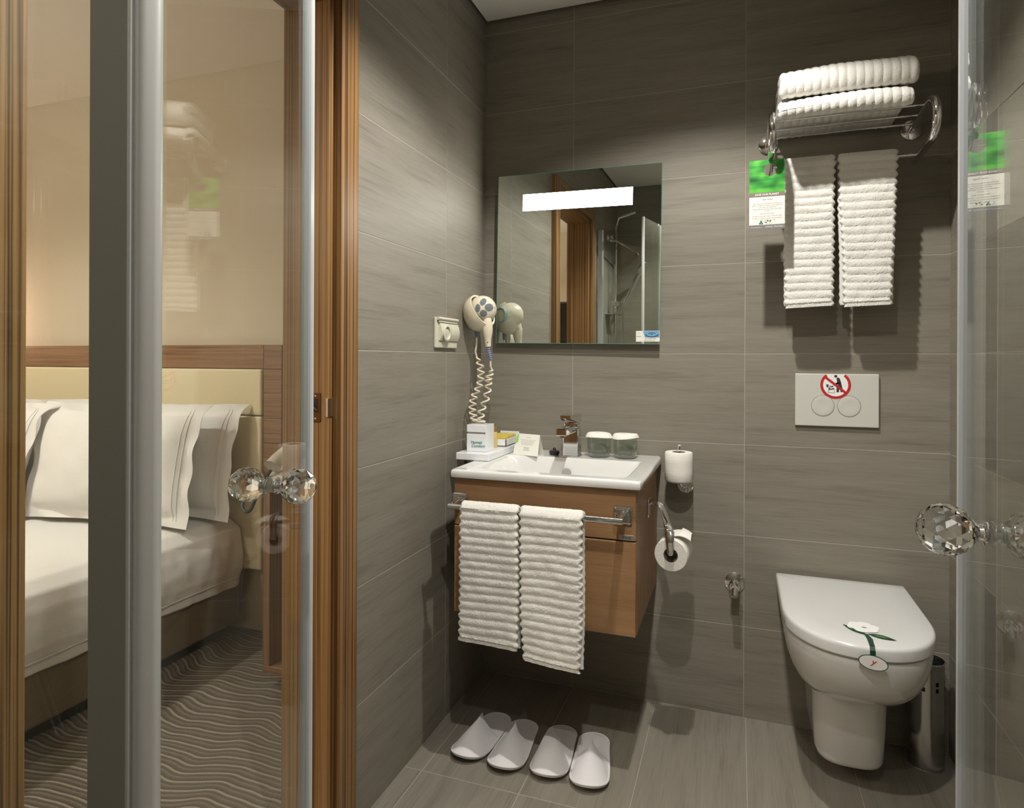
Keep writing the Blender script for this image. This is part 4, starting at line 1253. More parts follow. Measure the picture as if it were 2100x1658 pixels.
mb.add([(x, yv, z) for x, z in inn] + [(x, yv, z) for x, z in fixo], [[k, (k + 1) % n, n + (k + 1) % n, n + k] for k in range(n)])
obj('leaf_picture', mb, leaf_m, gc)
mb = MB(); mb.flat([(cx0, zs), (cx1, zs), (cx1, zs + 0.012), (cx0, zs + 0.012)], (0, cyy - 0.0008, 0), FX, FZ, 0.0002); tb_ = obj('title_band', mb, brownprint_m, gc)
mb = MB(); mb.flat([(cx0, cz0), (cx1, cz0), (cx1, cz0 + 0.0135), (cx0, cz0 + 0.0135)], (0, cyy - 0.0006, 0), FX, FZ, 0.0003); fb_ = obj('footer_band', mb, greyprint_m, gc)
cxm = (cx0 + cx1) / 2
mb = MB(); text(mb, 'SAVE OUR PLANET', (cxm, cyy - 0.0011, zs + 0.0032), FX, FZ, 0.0078, bold=0.00012); obj('lettering', mb, whiteink_m, tb_)
mb = MB(); text(mb, 'YASMAK', (cxm + 0.006, cyy - 0.0011, cz0 + 0.0045), FX, FZ, 0.0058); text(mb, 'HOTELS', (cxm + 0.034, cyy - 0.0011, cz0 + 0.0045), FX, FZ, 0.0058); text(mb, 'Y', (cxm + 0.0205, cyy - 0.0011, cz0 + 0.0040), FX, FZ, 0.0075, shear=0.3); text(mb, 'www.yasmakhotels.com', (cxm - 0.029, cyy - 0.0011, cz0 + 0.005), FX, FZ, 0.0034); obj('lettering', mb, whiteink_m, fb_)
mb = MB()
for zz, s, sz in ((1.6535, 'Dear Guest', 0.0062), (1.6420, 'Every day tons of detergent and millions of', 0.0045), (1.6365, 'gallons of water are used to wash towels that', 0.0045), (1.6310, 'have only been used once.', 0.0045), (1.6255, 'Please help us to protect nature and decide', 0.0045), (1.6200, 'yourself:', 0.0045), (1.6120, 'You have the choice', 0.0048), (1.6050, 'A towel on the rack means: I will use it again', 0.0045), (1.5985, 'A towel on the floor means: Please exchange', 0.0045), (1.5925, 'Thank you for your help', 0.0045)):
    text(mb, s, (cxm + 0.001, cyy - 0.0007, zz), FX, FZ, sz)
obj('lettering', mb, softink_m, gc)
mb = MB()
for a in (PI / 2, PI / 2 + 2.094, PI / 2 + 4.189):
    c = (0.0625 + 0.0034 * math.cos(a), 1.5862 + 0.0034 * math.sin(a)); mb.flat([(c[0] + 0.0028 * math.cos(2 * PI * k / 10), c[1] + 0.0028 * math.sin(2 * PI * k / 10)) for k in range(10)], (0, cyy - 0.0006, 0), FX, FZ, 0.0002)
obj('round_logo', mb, tealprint_m, gc)
mb = MB()
for (lx, lz, a, L) in ((0.0815, 1.5905, 2.0, 0.006), (0.0775, 1.587, 2.9, 0.006), (0.0865, 1.589, 0.9, 0.006)):
    mb.flat([(lx + L * math.cos(a), lz + L * math.sin(a)), (lx + 0.0022 * math.cos(a + 1.57), lz + 0.0022 * math.sin(a + 1.57)), (lx - 0.001 * math.cos(a), lz - 0.001 * math.sin(a)), (lx + 0.0022 * math.cos(a - 1.57), lz + 0.0022 * math.sin(a - 1.57))], (0, cyy - 0.0006, 0), FX, FZ, 0.0002)
obj('leaf_logo', mb, dgreen_m, gc)
mb = MB(); text(mb, 'green star', (0.0865, cyy - 0.0007, 1.5835), FX, FZ, 0.0042); obj('leaf_logo_lettering', mb, lgreen_m, gc)

# ------------------------------------------------------------------ paper rolls
rh = thing('spare_roll_holder', (-0.168, YB, 0.755), 'chrome upright holder under the spare paper roll on the back wall', 'holder')
mb = MB(); mb.lathe([(0, 0.008), (0.024, 0.008), (0.0275, 0.005), (0.028, 0)], (-0.168, YB - 0.0012, 0.755), (0, -1, 0), 32); obj('wall_disc', mb, chrome_m, rh)
mb = MB(); mb.tube(smooth_path([(-0.168, 2.236, 0.755), (-0.170, 2.20, 0.757), (-0.177, 2.172, 0.765), (-0.183, 2.162, 0.80), (-0.183, 2.162, 0.885), (-0.180, 2.160, 0.902)], 6), 0.0052, 12); obj('arm', mb, chrome_m, rh)
mb = MB(); mb.lathe([(0, -0.004), (0.040, -0.004), (0.042, -0.002), (0.040, 0.0), (0, 0.0)], (-0.183, 2.162, 0.7815), (0, 0, 1), 30); obj('rest_disc', mb, chrome_m, rh)


def paper_roll(c, axis, r, L, label, seed):
    c = Vector(c); ax = Vector(axis).normalized()
    o_ = thing('toilet_paper_roll', c, label, 'paper roll', 'toilet paper rolls beside the vanity')
    mb = MB(); a_ = Vector((1, 0, 0)) if abs(ax.x) < 0.9 else Vector((0, 1, 0))
    u_ = (a_ - ax * a_.dot(ax)).normalized(); v_ = ax.cross(u_)
    prof = [(0.021, 0), (r * 0.7, 0.0), (r - 0.002, 0.0), (r, 0.003), (r, L * .33), (r, L * .66), (r, L - 0.003), (r - 0.002, L), (r * 0.7, L), (0.021, L)]
    loops = []
    for pr, h in prof:
        lp = []
        for k in range(56):
            a = 2 * PI * k / 56
            q = pr * (1 + (0.018 * noise.noise(Vector((math.cos(a) * 1.3, math.sin(a) * 1.3, seed))) + 0.010 * noise.noise(Vector((math.cos(a) * 4, math.sin(a) * 4, h * 30 + seed)))) * (1 if pr > 0.03 else 0))
            lp.append(c + ax * h + (u_ * math.cos(a) + v_ * math.sin(a)) * q)
        loops.append(lp)
    mb.loft(loops); obj('paper', mb, paper_m, o_)
    mb = MB(); mb.lathe([(0.0205, 0.001), (0.0205, L - 0.001), (0.0193, L - 0.001), (0.0193, 0.001), (0.0205, 0.001)], c, ax, 30); obj('core', mb, brownprint_m, o_)
    return o_


paper_roll((-0.183, 2.162, 0.782), (0.0, 0, 1), 0.0445, 0.094, 'spare white paper roll standing upright on the wall holder', 5)
lo = paper_roll((-0.184, 1.915, 0.607), (0.10, 1, 0.03), 0.0485, 0.092, 'white paper roll hanging on the chrome hook at the cabinet side', 2)
mb = MB()
def flap(u, v):
    x = -0.190 + 0.062 * u; y = 1.925 + 0.085 * v
    z = 0.655 + 0.010 * math.sin(PI * u * 0.9) + 0.008 * u * math.sin(v * 4) + (0.006 * v if u > .5 else 0) - 0.006 * u * u
    return (x, y, z)
mb.grid(flap, 14, 12); q = [(p[0], p[1], p[2] - 0.0012) for p in mb.v]; k0 = len(mb.v)
mb.add(q, [[i + 0 for i in f][::-1] for f in mb.f[:]], True); obj('loose_end', mb, paper_m, lo)
ph = thing('paper_hook', (-0.262, 2.03, 0.715), 'curved chrome paper holder on the right side of the vanity', 'holder')
mb = MB(); mb.box(CX1, CX1 + 0.006, 1.985, 2.030, 0.693, 0.748, 0.003, 2); obj('mount_plate', mb, chrome_m, ph)
hk = smooth_path([(-0.258, 2.008, 0.728), (-0.243, 2.003, 0.738), (-0.222, 1.985, 0.735), (-0.205, 1.955, 0.712), (-0.193, 1.925, 0.690), (-0.187, 1.902, 0.684), (-0.184, 1.890, 0.672), (-0.183, 1.887, 0.650), (-0.183, 1.892, 0.625), (-0.183, 1.900, 0.614), (-0.183, 1.915, 0.6075), (-0.178, 1.96, 0.607), (-0.174, 2.0, 0.608)], 6)
mb = MB(); loops = []
for i, p in enumerate(hk):
    t = i / (len(hk) - 1)
    tg = (hk[min(i + 1, len(hk) - 1)] - hk[max(i - 1, 0)]).normalized()
    wd = 0.0125 - 0.002 * t if t < 0.45 else (0.0135 - 0.012 * (t - 0.45) / 0.55)
    wd = max(wd, 0.0042); tk = 0.0032
    side = Vector((0.35, 0.9, 0.25)).lerp(Vector((1, 0, 0)), sstep(0.25, 0.5, t)).normalized()
    side = (side - tg * side.dot(tg)).normalized(); nn = tg.cross(side)
    loops.append([p + side * wd * math.cos(a) + nn * tk * math.sin(a) for a in [2 * PI * k / 14 for k in range(14)]])
mb.loft(loops, True, True, True); obj('curved_arm', mb, chrome_m, ph)

# ------------------------------------------------------------------ angle valve, flush plate
av_ = thing('angle_valve', (-0.008, YB, 0.440), 'chrome stop valve with round rosette low on the back wall', 'valve')
mb = MB(); mb.lathe([(0, 0.007), (0.020, 0.007), (0.0315, 0.003), (0.033, 0.0)], (-0.008, YB - 0.0012, 0.442), (0, -1, 0), 36); obj('rosette', mb, chrome_m, av_)
mb = MB(); mb.tube([(-0.008, 2.236, 0.442), (-0.008, 2.18, 0.440)], 0.0125, 20); mb.lathe([(0.0135, 0), (0.019, 0.002), (0.0195, 0.012), (0.016, 0.016), (0.0, 0.016)], (-0.008, 2.212, 0.441), (0, -1, 0), 24); vb = obj('valve_body', mb, chrome_m, av_)
mb = MB(); mb.tube([(-0.008, 2.192, 0.440), (-0.009, 2.172, 0.418)], [0.013, 0.0115], 18); obj('outlet', mb, chrome_m, vb)

fp_ = thing('flush_plate', (0.29, YB, 1.053), 'white dual flush plate with red prohibition sticker above the toilet', 'flush plate')
FXa, FXb, FZa, FZb = 0.1725, 0.4095, 0.9705, 1.1365
mb = MB(); mb.box(FXa, FXb, YB - 0.013, YB - 0.001, FZa, FZb, 0.0025, 2); obj('plate', mb, plastic_m, fp_)
yp = YB - 0.013
for xx in (0.2525, 0.3265):
    mb = MB(); mb.lathe([(0.0335, 0.0), (0.0335, 0.0006), (0.0318, 0.0006), (0.0318, 0.0)], (xx, yp, 1.0355), (0, -1, 0), 48); rr_ = obj('button_gap', mb, greyband_m, fp_)
    mb = MB(); mb.lathe([(0.0316, -0.001), (0.0316, 0.0012), (0.030, 0.0016), (0.018, 0.0007), (0, 0.0003)], (xx, yp, 1.0355), (0, -1, 0), 48); obj('flush_button', mb, plastic_m, fp_)
# prohibition sticker, cut off at the top edge of the plate
sc_x, sc_z, rO, rI = 0.2885, 1.1015, 0.0435, 0.0355
def clipz(poly, zmax):
    out = []
    for k in range(len(poly)):
        a, b = poly[k - 1], poly[k]
        if (a[1] <= zmax) != (b[1] <= zmax):
            t = (zmax - a[1]) / (b[1] - a[1]); out.append((a[0] + (b[0] - a[0]) * t, zmax))
        if b[1] <= zmax: out.append(b)
    return out
disc = clipz([(sc_x + rO * math.cos(2 * PI * k / 60), sc_z + rO * math.sin(2 * PI * k / 60)) for k in range(60)], FZb - 0.0015)
mb = MB(); mb.flat(disc, (0, yp - 0.0001, 0), FX, FZ, 0.0003); stk = obj('sticker', mb, whiteink_m, fp_)
mb = MB()
a_top = math.asin((FZb - 0.0015 - sc_z) / rO)
a0 = PI - a_top; a1 = 2 * PI + a_top
mb.flat([(sc_x + rO * math.cos(a0 + (a1 - a0) * k / 60), sc_z + rO * math.sin(a0 + (a1 - a0) * k / 60)) for k in range(61)] + [(sc_x + rI * math.cos(a1 - (a1 - a0) * k / 60), min(FZb - 0.0015, sc_z + rI * math.sin(a1 - (a1 - a0) * k / 60))) for k in range(61)], (0, yp - 0.0005, 0), FX, FZ, 0.0002)
dv = Vector((math.cos(-0.70), math.sin(-0.70))); pv = Vector((-dv.y, dv.x)) * 0.0036
q = [dv * -0.037 + pv, dv * -0.037 - pv, dv * 0.037 - pv, dv * 0.037 + pv]
mb.flat([(sc_x + p.x, min(sc_z + p.y, FZb - 0.0015)) for p in q], (0, yp - 0.0009, 0), FX, FZ, 0.0002)
obj('red_ring', mb, red_m, stk)
mb = MB()
O_ = (0, yp - 0.0006, 0)
def pl(pts): mb.flat([(sc_x + a * 0.001, min(sc_z + b * 0.001, FZb - 0.0016)) for a, b in pts], O_, FX, FZ, 0.0001)
pl([(0.5 + 4.6 * math.cos(2 * PI * k / 14), 27.5 + 4.2 * math.sin(2 * PI * k / 14)) for k in range(14)])
pl([(3, 23), (8, 23.5), (12, 20), (15.5, 8), (19, -8), (10, -8), (5, 4), (0, 7), (-1, 4), (3, 1), (4, 10), (3, 18)])
pl([(10, -8), (9.5, -22.5), (2.5, -22.5), (3, -6)]); pl([(12, -8), (19, -8), (21.5, -21.5), (14, -22)])
pl([(-27, 2), (-19.5, 1), (-20.5, -7), (-25, -8)]); pl([(-14, -4), (-5, -2), (-8, -7), (-12, -8)])
pl([(-22, -8), (-18, -13.5), (-15, -12), (-14.5, -2), (-16.5, -2), (-17, -10), (-20, -8)])
pl([(-21, -16), (-5, -14), (-2, -13), (-6, -10), (-13, -12), (-20, -13.5)])
pl([(-20, -15), (-19, -15), (-20, -24), (-3, -24), (-5, -16), (-4, -16), (-1.5, -25), (-21.5, -25)])
obj('pictogram', mb, ink_m, stk)

# ------------------------------------------------------------------ toilet
to = thing('toilet', (0.298, YB, 0.26), 'white wall hung toilet with closed lid and paper band', 'toilet')
TXm = 0.2975
def dshape(hw, yf, yb, ys, n=40, p=2.3):
    """D outline: square back at yb, straight sides to ys, rounded front at yf."""
    out = [(TXm - hw, yb)]
    for k in range(1, 7): out.append((TXm - hw, yb + (ys - yb) * k / 7))
    for k in range(n + 1):
        a = PI + PI * k / n
        ca, sa = math.cos(a), math.sin(a)
        out.append((TXm + hw * (abs(ca) ** (2 / p)) * (1 if ca >= 0 else -1), ys + (ys - yf) * -(abs(sa) ** (2 / p))))
    for k in range(6, 0, -1): out.append((TXm + hw, yb + (ys - yb) * k / 7))
    out.append((TXm + hw, yb))
    return out
def lp(hw, yf, z, yb=2.2415, ys=1.95, p=2.3): return [(x, y, z) for x, y in dshape(hw, yf, yb, ys, p=p)]
secs = [(0.1755, 1.728, 0.456), (0.1765, 1.727, 0.450), (0.176, 1.729, 0.435), (0.173, 1.736, 0.41), (0.166, 1.750, 0.38), (0.156, 1.772, 0.35), (0.142, 1.803, 0.322), (0.126, 1.842, 0.300), (0.1075, 1.888, 0.283), (0.0985, 1.917, 0.274), (0.0955, 1.930, 0.262), (0.0945, 1.936, 0.24), (0.092, 1.943, 0.15), (0.0885, 1.950, 0.08), (0.086, 1.954, 0.068), (0.081, 1.962, 0.062)]
loops = []
for hw, yf, z in secs:
    loops.append(lp(hw, yf, z, ys=min(1.95 + max(0, (yf - 1.80)) * 0.75, 2.05), p=2.3 if z > 0.3 else 2.9))
mb = MB(); mb.loft(loops, True, True, True); obj('bowl', mb, porcelain_m, to)
mb = MB(); mb.loft([lp(0.174, 1.730, 0.4565, 2.222), lp(0.174, 1.730, 0.462, 2.222)], True, True, True); obj('seat', mb, black_gap_m if False else lidplastic_m, to)
lid = [lp(0.1795, 1.7235, 0.4625, 2.222), lp(0.181, 1.721, 0.4645, 2.222), lp(0.181, 1.720, 0.486, 2.223), lp(0.180, 1.7215, 0.4905, 2.223), lp(0.1775, 1.7245, 0.4940, 2.222), lp(0.173, 1.730, 0.4958, 2.218), lp(0.12, 1.80, 0.4972, 2.19), lp(0.03, 1.93, 0.4978, 2.10)]
mb = MB(); mb.loft(lid, True, True, True); obj('lid', mb, lidplastic_m, to)
# paper flower band on the lid
pb = thing('lid_band', (0.30, 1.75, 0.498), 'paper flower band with green stem and oval badge on the toilet lid', 'paper band')
lz = 0.4982
bxm = 0.3045
mb = MB()
stem = [(-0.0062, 0.0), (0.0050, 0.0), (0.0062, 0.03), (0.0080, 0.045), (0.0015, 0.082), (-0.007, 0.080), (-0.0050, 0.05)]
mb.flat([(bxm + a + 0.000, 1.7245 + b * 0.85) for a, b in stem], (0, 0, lz - 0.0006), (1, 0, 0), (0, 1, 0), 0.0006)
mb.add([(bxm - 0.0068, 1.7180, 0.463), (bxm + 0.006, 1.7180, 0.463), (bxm + 0.0055, 1.7185, 0.4885), (bxm - 0.0062, 1.7185, 0.4885), (bxm - 0.0062, 1.7255, 0.4975), (bxm + 0.005, 1.7255, 0.4975)], [[0, 1, 2, 3], [3, 2, 5, 4]])
obj('stem', mb, dgreen_m, pb)
mb = MB()
def leafp(x0_, y0_, x1_, y1_, wd):
    a = Vector((x0_, y0_)); b = Vector((x1_, y1_)); d_ = b - a; p_ = Vector((-d_.y, d_.x)).normalized()
    o = []
    for k in range(13): t = k / 12; o.append(a + d_ * t + p_ * wd * math.sin(PI * t ** 0.85))
    for k in range(11, 0, -1): t = k / 12; o.append(a + d_ * t - p_ * wd * math.sin(PI * t ** 0.85) * 0.8)
    return [(q.x, q.y) for q in o]
for (q0, q1, q2, q3, qw), (v0, v1, v2, v3) in (((bxm - 0.002, 1.788, bxm - 0.048, 1.838, 0.011), (bxm - 0.012, 1.799, bxm - 0.034, 1.823)), ((bxm + 0.002, 1.795, bxm + 0.061, 1.775, 0.012), (bxm + 0.015, 1.790, bxm + 0.045, 1.781))):
    mb = MB(); mb.flat(leafp(q0, q1, q2, q3, qw), (0, 0, lz), (1, 0, 0), (0, 1, 0), 0.0004); lf_ = obj('leaf', mb, dgreen_m, pb)
    mb = MB(); mb.flat(leafp(v0, v1, v2, v3, 0.003), (0, 0, lz + 0.0005), (1, 0, 0), (0, 1, 0), 0.0002); obj('leaf_vein', mb, green_m, lf_)
mb = MB()
for k in range(6):
    a = 2 * PI * k / 6 + 0.3
    mb.flat([(bxm - 0.002 + 0.019 * math.cos(a) + 0.019 * math.cos(2 * PI * j / 18), 1.835 + 0.017 * math.sin(a) + 0.018 * math.sin(2 * PI * j / 18)) for j in range(18)], (0, 0, lz + 0.0001 * k), (1, 0, 0), (0, 1, 0), 0.0004)
obj('flower', mb, whiteink_m, pb)
mb = MB(); mb.flat([(bxm + 0.006 * math.cos(2 * PI * j / 14), 1.832 + 0.003 * math.sin(2 * PI * j / 14)) for j in range(14)], (0, 0, lz + 0.0012), (1, 0, 0), (0, 1, 0), 0.0002); obj('flower_mark', mb, softink_m, pb)
# oval badge hanging on the lid edge
bc = Vector((0.304, 1.7125, 0.4625)); bu = Vector((1, -0.08, -0.12)).normalized(); bv = Vector((0.10, -0.10, 1)); bv = (bv - bu * bv.dot(bu)).normalized()
mb = MB(); mb.flat([(0.0315 * math.cos(2 * PI * k / 40), 0.0185 * math.sin(2 * PI * k / 40)) for k in range(40)], bc, bu, bv, 0.001); bg_ = obj('oval_badge', mb, dgreen_m, pb)
mb = MB(); mb.flat([(0.0295 * math.cos(2 * PI * k / 40), 0.0166 * math.sin(2 * PI * k / 40)) for k in range(40)], bc + bu.cross(bv) * 0.001, bu, bv, 0.0004); obj('badge_face', mb, whiteink_m, bg_)
mb = MB(); text(mb, 'y', bc + bu.cross(bv) * 0.0016 - bv * 0.0035, bu, bv, 0.020, shear=0.3, bold=0.0003); obj('letter', mb, red_m, bg_)

# brush holder
bh = thing('brush_holder', (0.522, 2.168, 0), 'polished steel toilet brush holder in the corner behind the toilet', 'brush holder')
mb = MB(); rC = 0.0455; ns = 64; hs_ = [0.0, 0.003, 0.228, 0.240, 0.246, 0.258, 0.304, 0.307]
rs = [rC + 0.001, rC, rC, rC, rC, rC, rC, rC + 0.002]
vs = [(0.522 + rs[i] * math.cos(2 * PI * k / ns), 2.168 + rs[i] * math.sin(2 * PI * k / ns), hs_[i]) for i in range(len(hs_)) for k in range(ns)]
fs = []
for i in range(len(hs_) - 1):
    for k in range(ns):
        if i in (2, 4) and k % 8 in (3, 4): continue
        fs.append([i * ns + k, i * ns + (k + 1) % ns, (i + 1) * ns + (k + 1) % ns, (i + 1) * ns + k])
mb.add(vs, fs, True); obj('cylinder', mb, steel_m, bh)
mb = MB(); mb.lathe([(0.042, 0.301), (0.042, 0.003), (0, 0.003)], (0.522, 2.168, 0), (0, 0, 1), 40); obj('liner', mb, black_m, bh)
mb = MB(); mb.tube([(0.522 + 0.0465 * math.cos(2 * PI * k / 48), 2.168 + 0.0465 * math.sin(2 * PI * k / 48), 0.306) for k in range(48)], 0.0022, 8, closed=True); obj('rim', mb, chrome_m, bh)
mb = MB(); mb.tube([(0.522, 2.168, 0.10), (0.516, 2.175, 0.345)], 0.0065, 14); mb.lathe([(0.028, 0), (0.031, 0.004), (0.030, 0.010), (0.01, 0.014), (0, 0.014)], (0.520, 2.171, 0.270), (0, 0, 1), 28)
tag(obj('toilet_brush', mb, chrome_m, origin=(0.52, 2.17, 0.1)), 'chrome toilet brush standing in the steel holder', 'brush')

# ------------------------------------------------------------------ slippers
def slipper(toe, heel, peak, label, wd=0.050, hw=0.043, flat_top=0.0):
    toe = Vector((toe[0], toe[1], 0)); heel = Vector((heel[0], heel[1], 0)); L = (toe - heel).length
    d_ = (toe - heel) / L; sd = Vector((-d_.y, d_.x, 0))      # sd: to the left when walking
    root = thing('slipper', (toe + heel) / 2, label, 'slipper', 'white towelling slippers under the vanity')
    def outline(t):                                  # half width along the sole, t 0 heel .. 1 toe
        if t < 0.16: return hw * math.sqrt(max(0, 1 - ((0.16 - t) / 0.16) ** 2))
        if t > 0.76: return wd * math.sqrt(max(0, 1 - ((t - 0.76) / 0.24) ** 2.2))
        return hw + (wd - hw) * sstep(0.16, 0.72, t)
    def spring(t): return 0.004 + 0.020 * max(0, (t - 0.62) / 0.38) ** 2
    ts = [0.5 - 0.5 * math.cos(PI * k / 40) for k in range(41)]
    def sole_loop(z, ins):
        lft = [heel + d_ * (L * min(max(t, ins / L), 1 - ins / L)) + sd * max(0.0, outline(t) - ins) + Vector((0, 0, z + spring(t))) for t in ts]
        rgt = [heel + d_ * (L * min(max(t, ins / L), 1 - ins / L)) - sd * max(0.0, outline(t) - ins) + Vector((0, 0, z + spring(t))) for t in ts[1:-1][::-1]]
        return lft + rgt
    def cap(loops):
        m_ = MB(); m_.loft(loops, True, True, True); return m_
    sl_ = obj('sole', cap([sole_loop(-0.0035, 0.002), sole_loop(-0.0025, 0.0), sole_loop(0.004, 0.0), sole_loop(0.0052, 0.002)]), felt_m, root)
    o_ = sole_loop(0.004, -0.001)
    m_ = MB(); m_.tube(o_, 0.0022, 8, closed=True); obj('piping', m_, felt_m, sl_)
    pk = Vector(peak)
    m_ = MB(); nu, nv = 37, 18
    t0 = 0.44
    def edge_pt(u):                                   # along the front rim from the left middle round the toe to the right middle
        s = u * 2 - 1; t = 1 - (1 - t0) * abs(s) ** 1.35
        o2 = outline(t) - 0.0012
        return heel + d_ * (L * t) + sd * (o2 if s < 0 else -o2) * 1.0 + Vector((0, 0, spring(t) + 0.0045))
    eL, eR = edge_pt(0.0), edge_pt(1.0)
    def fn(u, v):
        e = edge_pt(u); s = u * 2 - 1
        if abs(s) < flat_top: k = 1.0
        else: k = 1 - (abs(s) - flat_top) / (1 - flat_top)
        base = eL.lerp(eR, u)
        op = base.lerp(pk + sd * (-s * flat_top * 0.05), k ** 1.15)
        p = e.lerp(op, v)
        bul = math.sin(PI * min(1, v * 1.0)) * (0.012 * (1 - s * s))
        return p + Vector((0, 0, bul))
    m_.grid(fn, nu, nv)
    q = [Vector(p) - Vector((0, 0, 0.0022)) for p in m_.v]; F = m_.f[:]
    m_.add(q, [f[::-1] for f in F], True)
    obj('upper', m_, felt_m, root)
    return root


slipper((-0.758, 1.700), (-0.728, 1.978), (-0.762, 1.885, 0.056), 'white slipper nearest the left wall, upper standing in a sharp peak', 0.053, 0.045)
slipper((-0.630, 1.690), (-0.640, 1.970), (-0.655, 1.90, 0.040), 'second white slipper from the left wall, peak bent back over the heel', 0.053, 0.045)
slipper((-0.503, 1.700), (-0.517, 1.980), (-0.536, 1.885, 0.050), 'third white slipper from the left wall, with a blunt flat topped upper', 0.053, 0.045, flat_top=0.35)
slipper((-0.380, 1.695), (-0.418, 1.975), (-0.409, 1.895, 0.042), 'white slipper farthest from the left wall, brightly lit with a narrow peak', 0.053, 0.045)

# ------------------------------------------------------------------ bedroom
HBY = 2.200
hb = thing('headboard', (-2.9, YB, 0.0), 'wood framed headboard with cream leather pads behind the bed', 'headboard')
HZ0, HZ1 = 1.134, 1.236
mb = MB(); mb.box(-4.35, -1.897, HBY, YB - 0.001, HZ0 + 0.001, HZ1, 0.001, 1); obj('top_rail', mb, bedwood_m, hb)
zz = [0.02, 0.18, 0.34, 0.50, 0.66, 0.82, 0.925, 1.032, 1.133, HZ1]
for a, b in zip(zz[:-1], zz[1:]):
    mb = MB(); mb.box(-1.895, -1.8025, HBY, YB - 0.001, a + 0.0008, b - 0.0008, 0.001, 1); obj('side_board', mb, bedwood_m, hb)
for a, b in ((0.935, HZ0 - 0.001), (0.60, 0.933), (0.28, 0.598)):
    for c, d_ in ((-4.35, -1.8985),):
        mb = MB(); mb.box(c, d_, HBY - 0.012, YB - 0.001, a + 0.001, b - 0.001, 0.008, 3); obj('leather_pad', mb, leather_m, hb)
wp = thing('wall_panel', (-1.6, YB, 0.0), 'brown veneer wall panel beside the headboard behind the telephone', 'panel')
mb = MB(); mb.box(-1.800, -1.32, HBY + 0.022, YB - 0.001, 0.02, HZ1 - 0.001, 0.001, 1); obj('board', mb, bedwood_v_m, wp)

bed = thing('bed', (-2.9, 1.2, 0.0), 'wide hotel bed with white sheet over a taupe suede base', 'bed')
mb = MB(); mb.box(-3.80, -2.002, 0.18, 2.185, 0.055, 0.245, 0.012, 3); obj('base', mb, bedbase_m, bed)
mb = MB(); mb.box(-3.74, -2.06, 0.26, 2.12, 0.0, 0.056); obj('plinth', mb, black_m, bed)
mb = MB()
def sheet(u, v):
    """Right side and top of the sheet as a swept profile: v along the bed, u round the edge."""
    y = 0.16 + (2.172 - 0.16) * v
    prof = [(-3.82, 0.26), (-3.835, 0.34), (-3.83, 0.44), (-3.79, 0.492), (-3.70, 0.502), (-3.2, 0.505), (-2.9, 0.505), (-2.5, 0.505), (-2.12, 0.503), (-2.045, 0.496), (-1.992, 0.462), (-1.970, 0.41), (-1.963, 0.35), (-1.966, 0.30), (-1.978, 0.262), (-1.981, 0.262), (-1.985, 0.225), (-2.000, 0.215), (-2.03, 0.215)]
    i = u * (len(prof) - 1); k = min(int(i), len(prof) - 2); f = i - k
    x = prof[k][0] * (1 - f) + prof[k + 1][0] * f; z = prof[k][1] * (1 - f) + prof[k + 1][1] * f
    side = sstep(0.46, 0.36, z) if False else (1 - sstep(0.38, 0.47, z))
    rip = noise.noise(Vector((y * 14 + 0.6 * math.sin(z * 9), z * 2.2, 3))) * 0.013 + noise.noise(Vector((y * 34, z * 5, 8))) * 0.004
    edge_end = sstep(1.6, 2.15, y)
    x += side * rip * (0.5 + 0.9 * edge_end) * (1 if x > -2.9 else -1)
    z += 0.0035 * noise.noise(Vector((x * 6, y * 5, 1))) + 0.006 * noise.noise(Vector((x * 2, y * 2, 5)))
    z -= side * 0.006 * math.sin(y * 3.1)
    if v > 0.985: x -= (v - 0.985) * 1.2 * side
    return (x, y, z)
mb.grid(sheet, 120, 150)
b_ = len(mb.v) - 120
mb.f.append([b_ + k for k in range(120)][::-1]); mb.smooth.append(False); mb.mi.append(0)
mb.f.append([k for k in range(120)]); mb.smooth.append(False); mb.mi.append(0)
sh = obj('sheet', mb, linen_m, bed, fix=True)
hemp = [(-1.974, 0.20 + 0.01 * k, 0.2655 - 0.004 * math.sin((0.2 + .01 * k) * 3.1)) for k in range(195)]
mb = MB(); mb.tube(hemp, 0.0022, 6); obj('sheet_hem', mb, linen_m, sh)


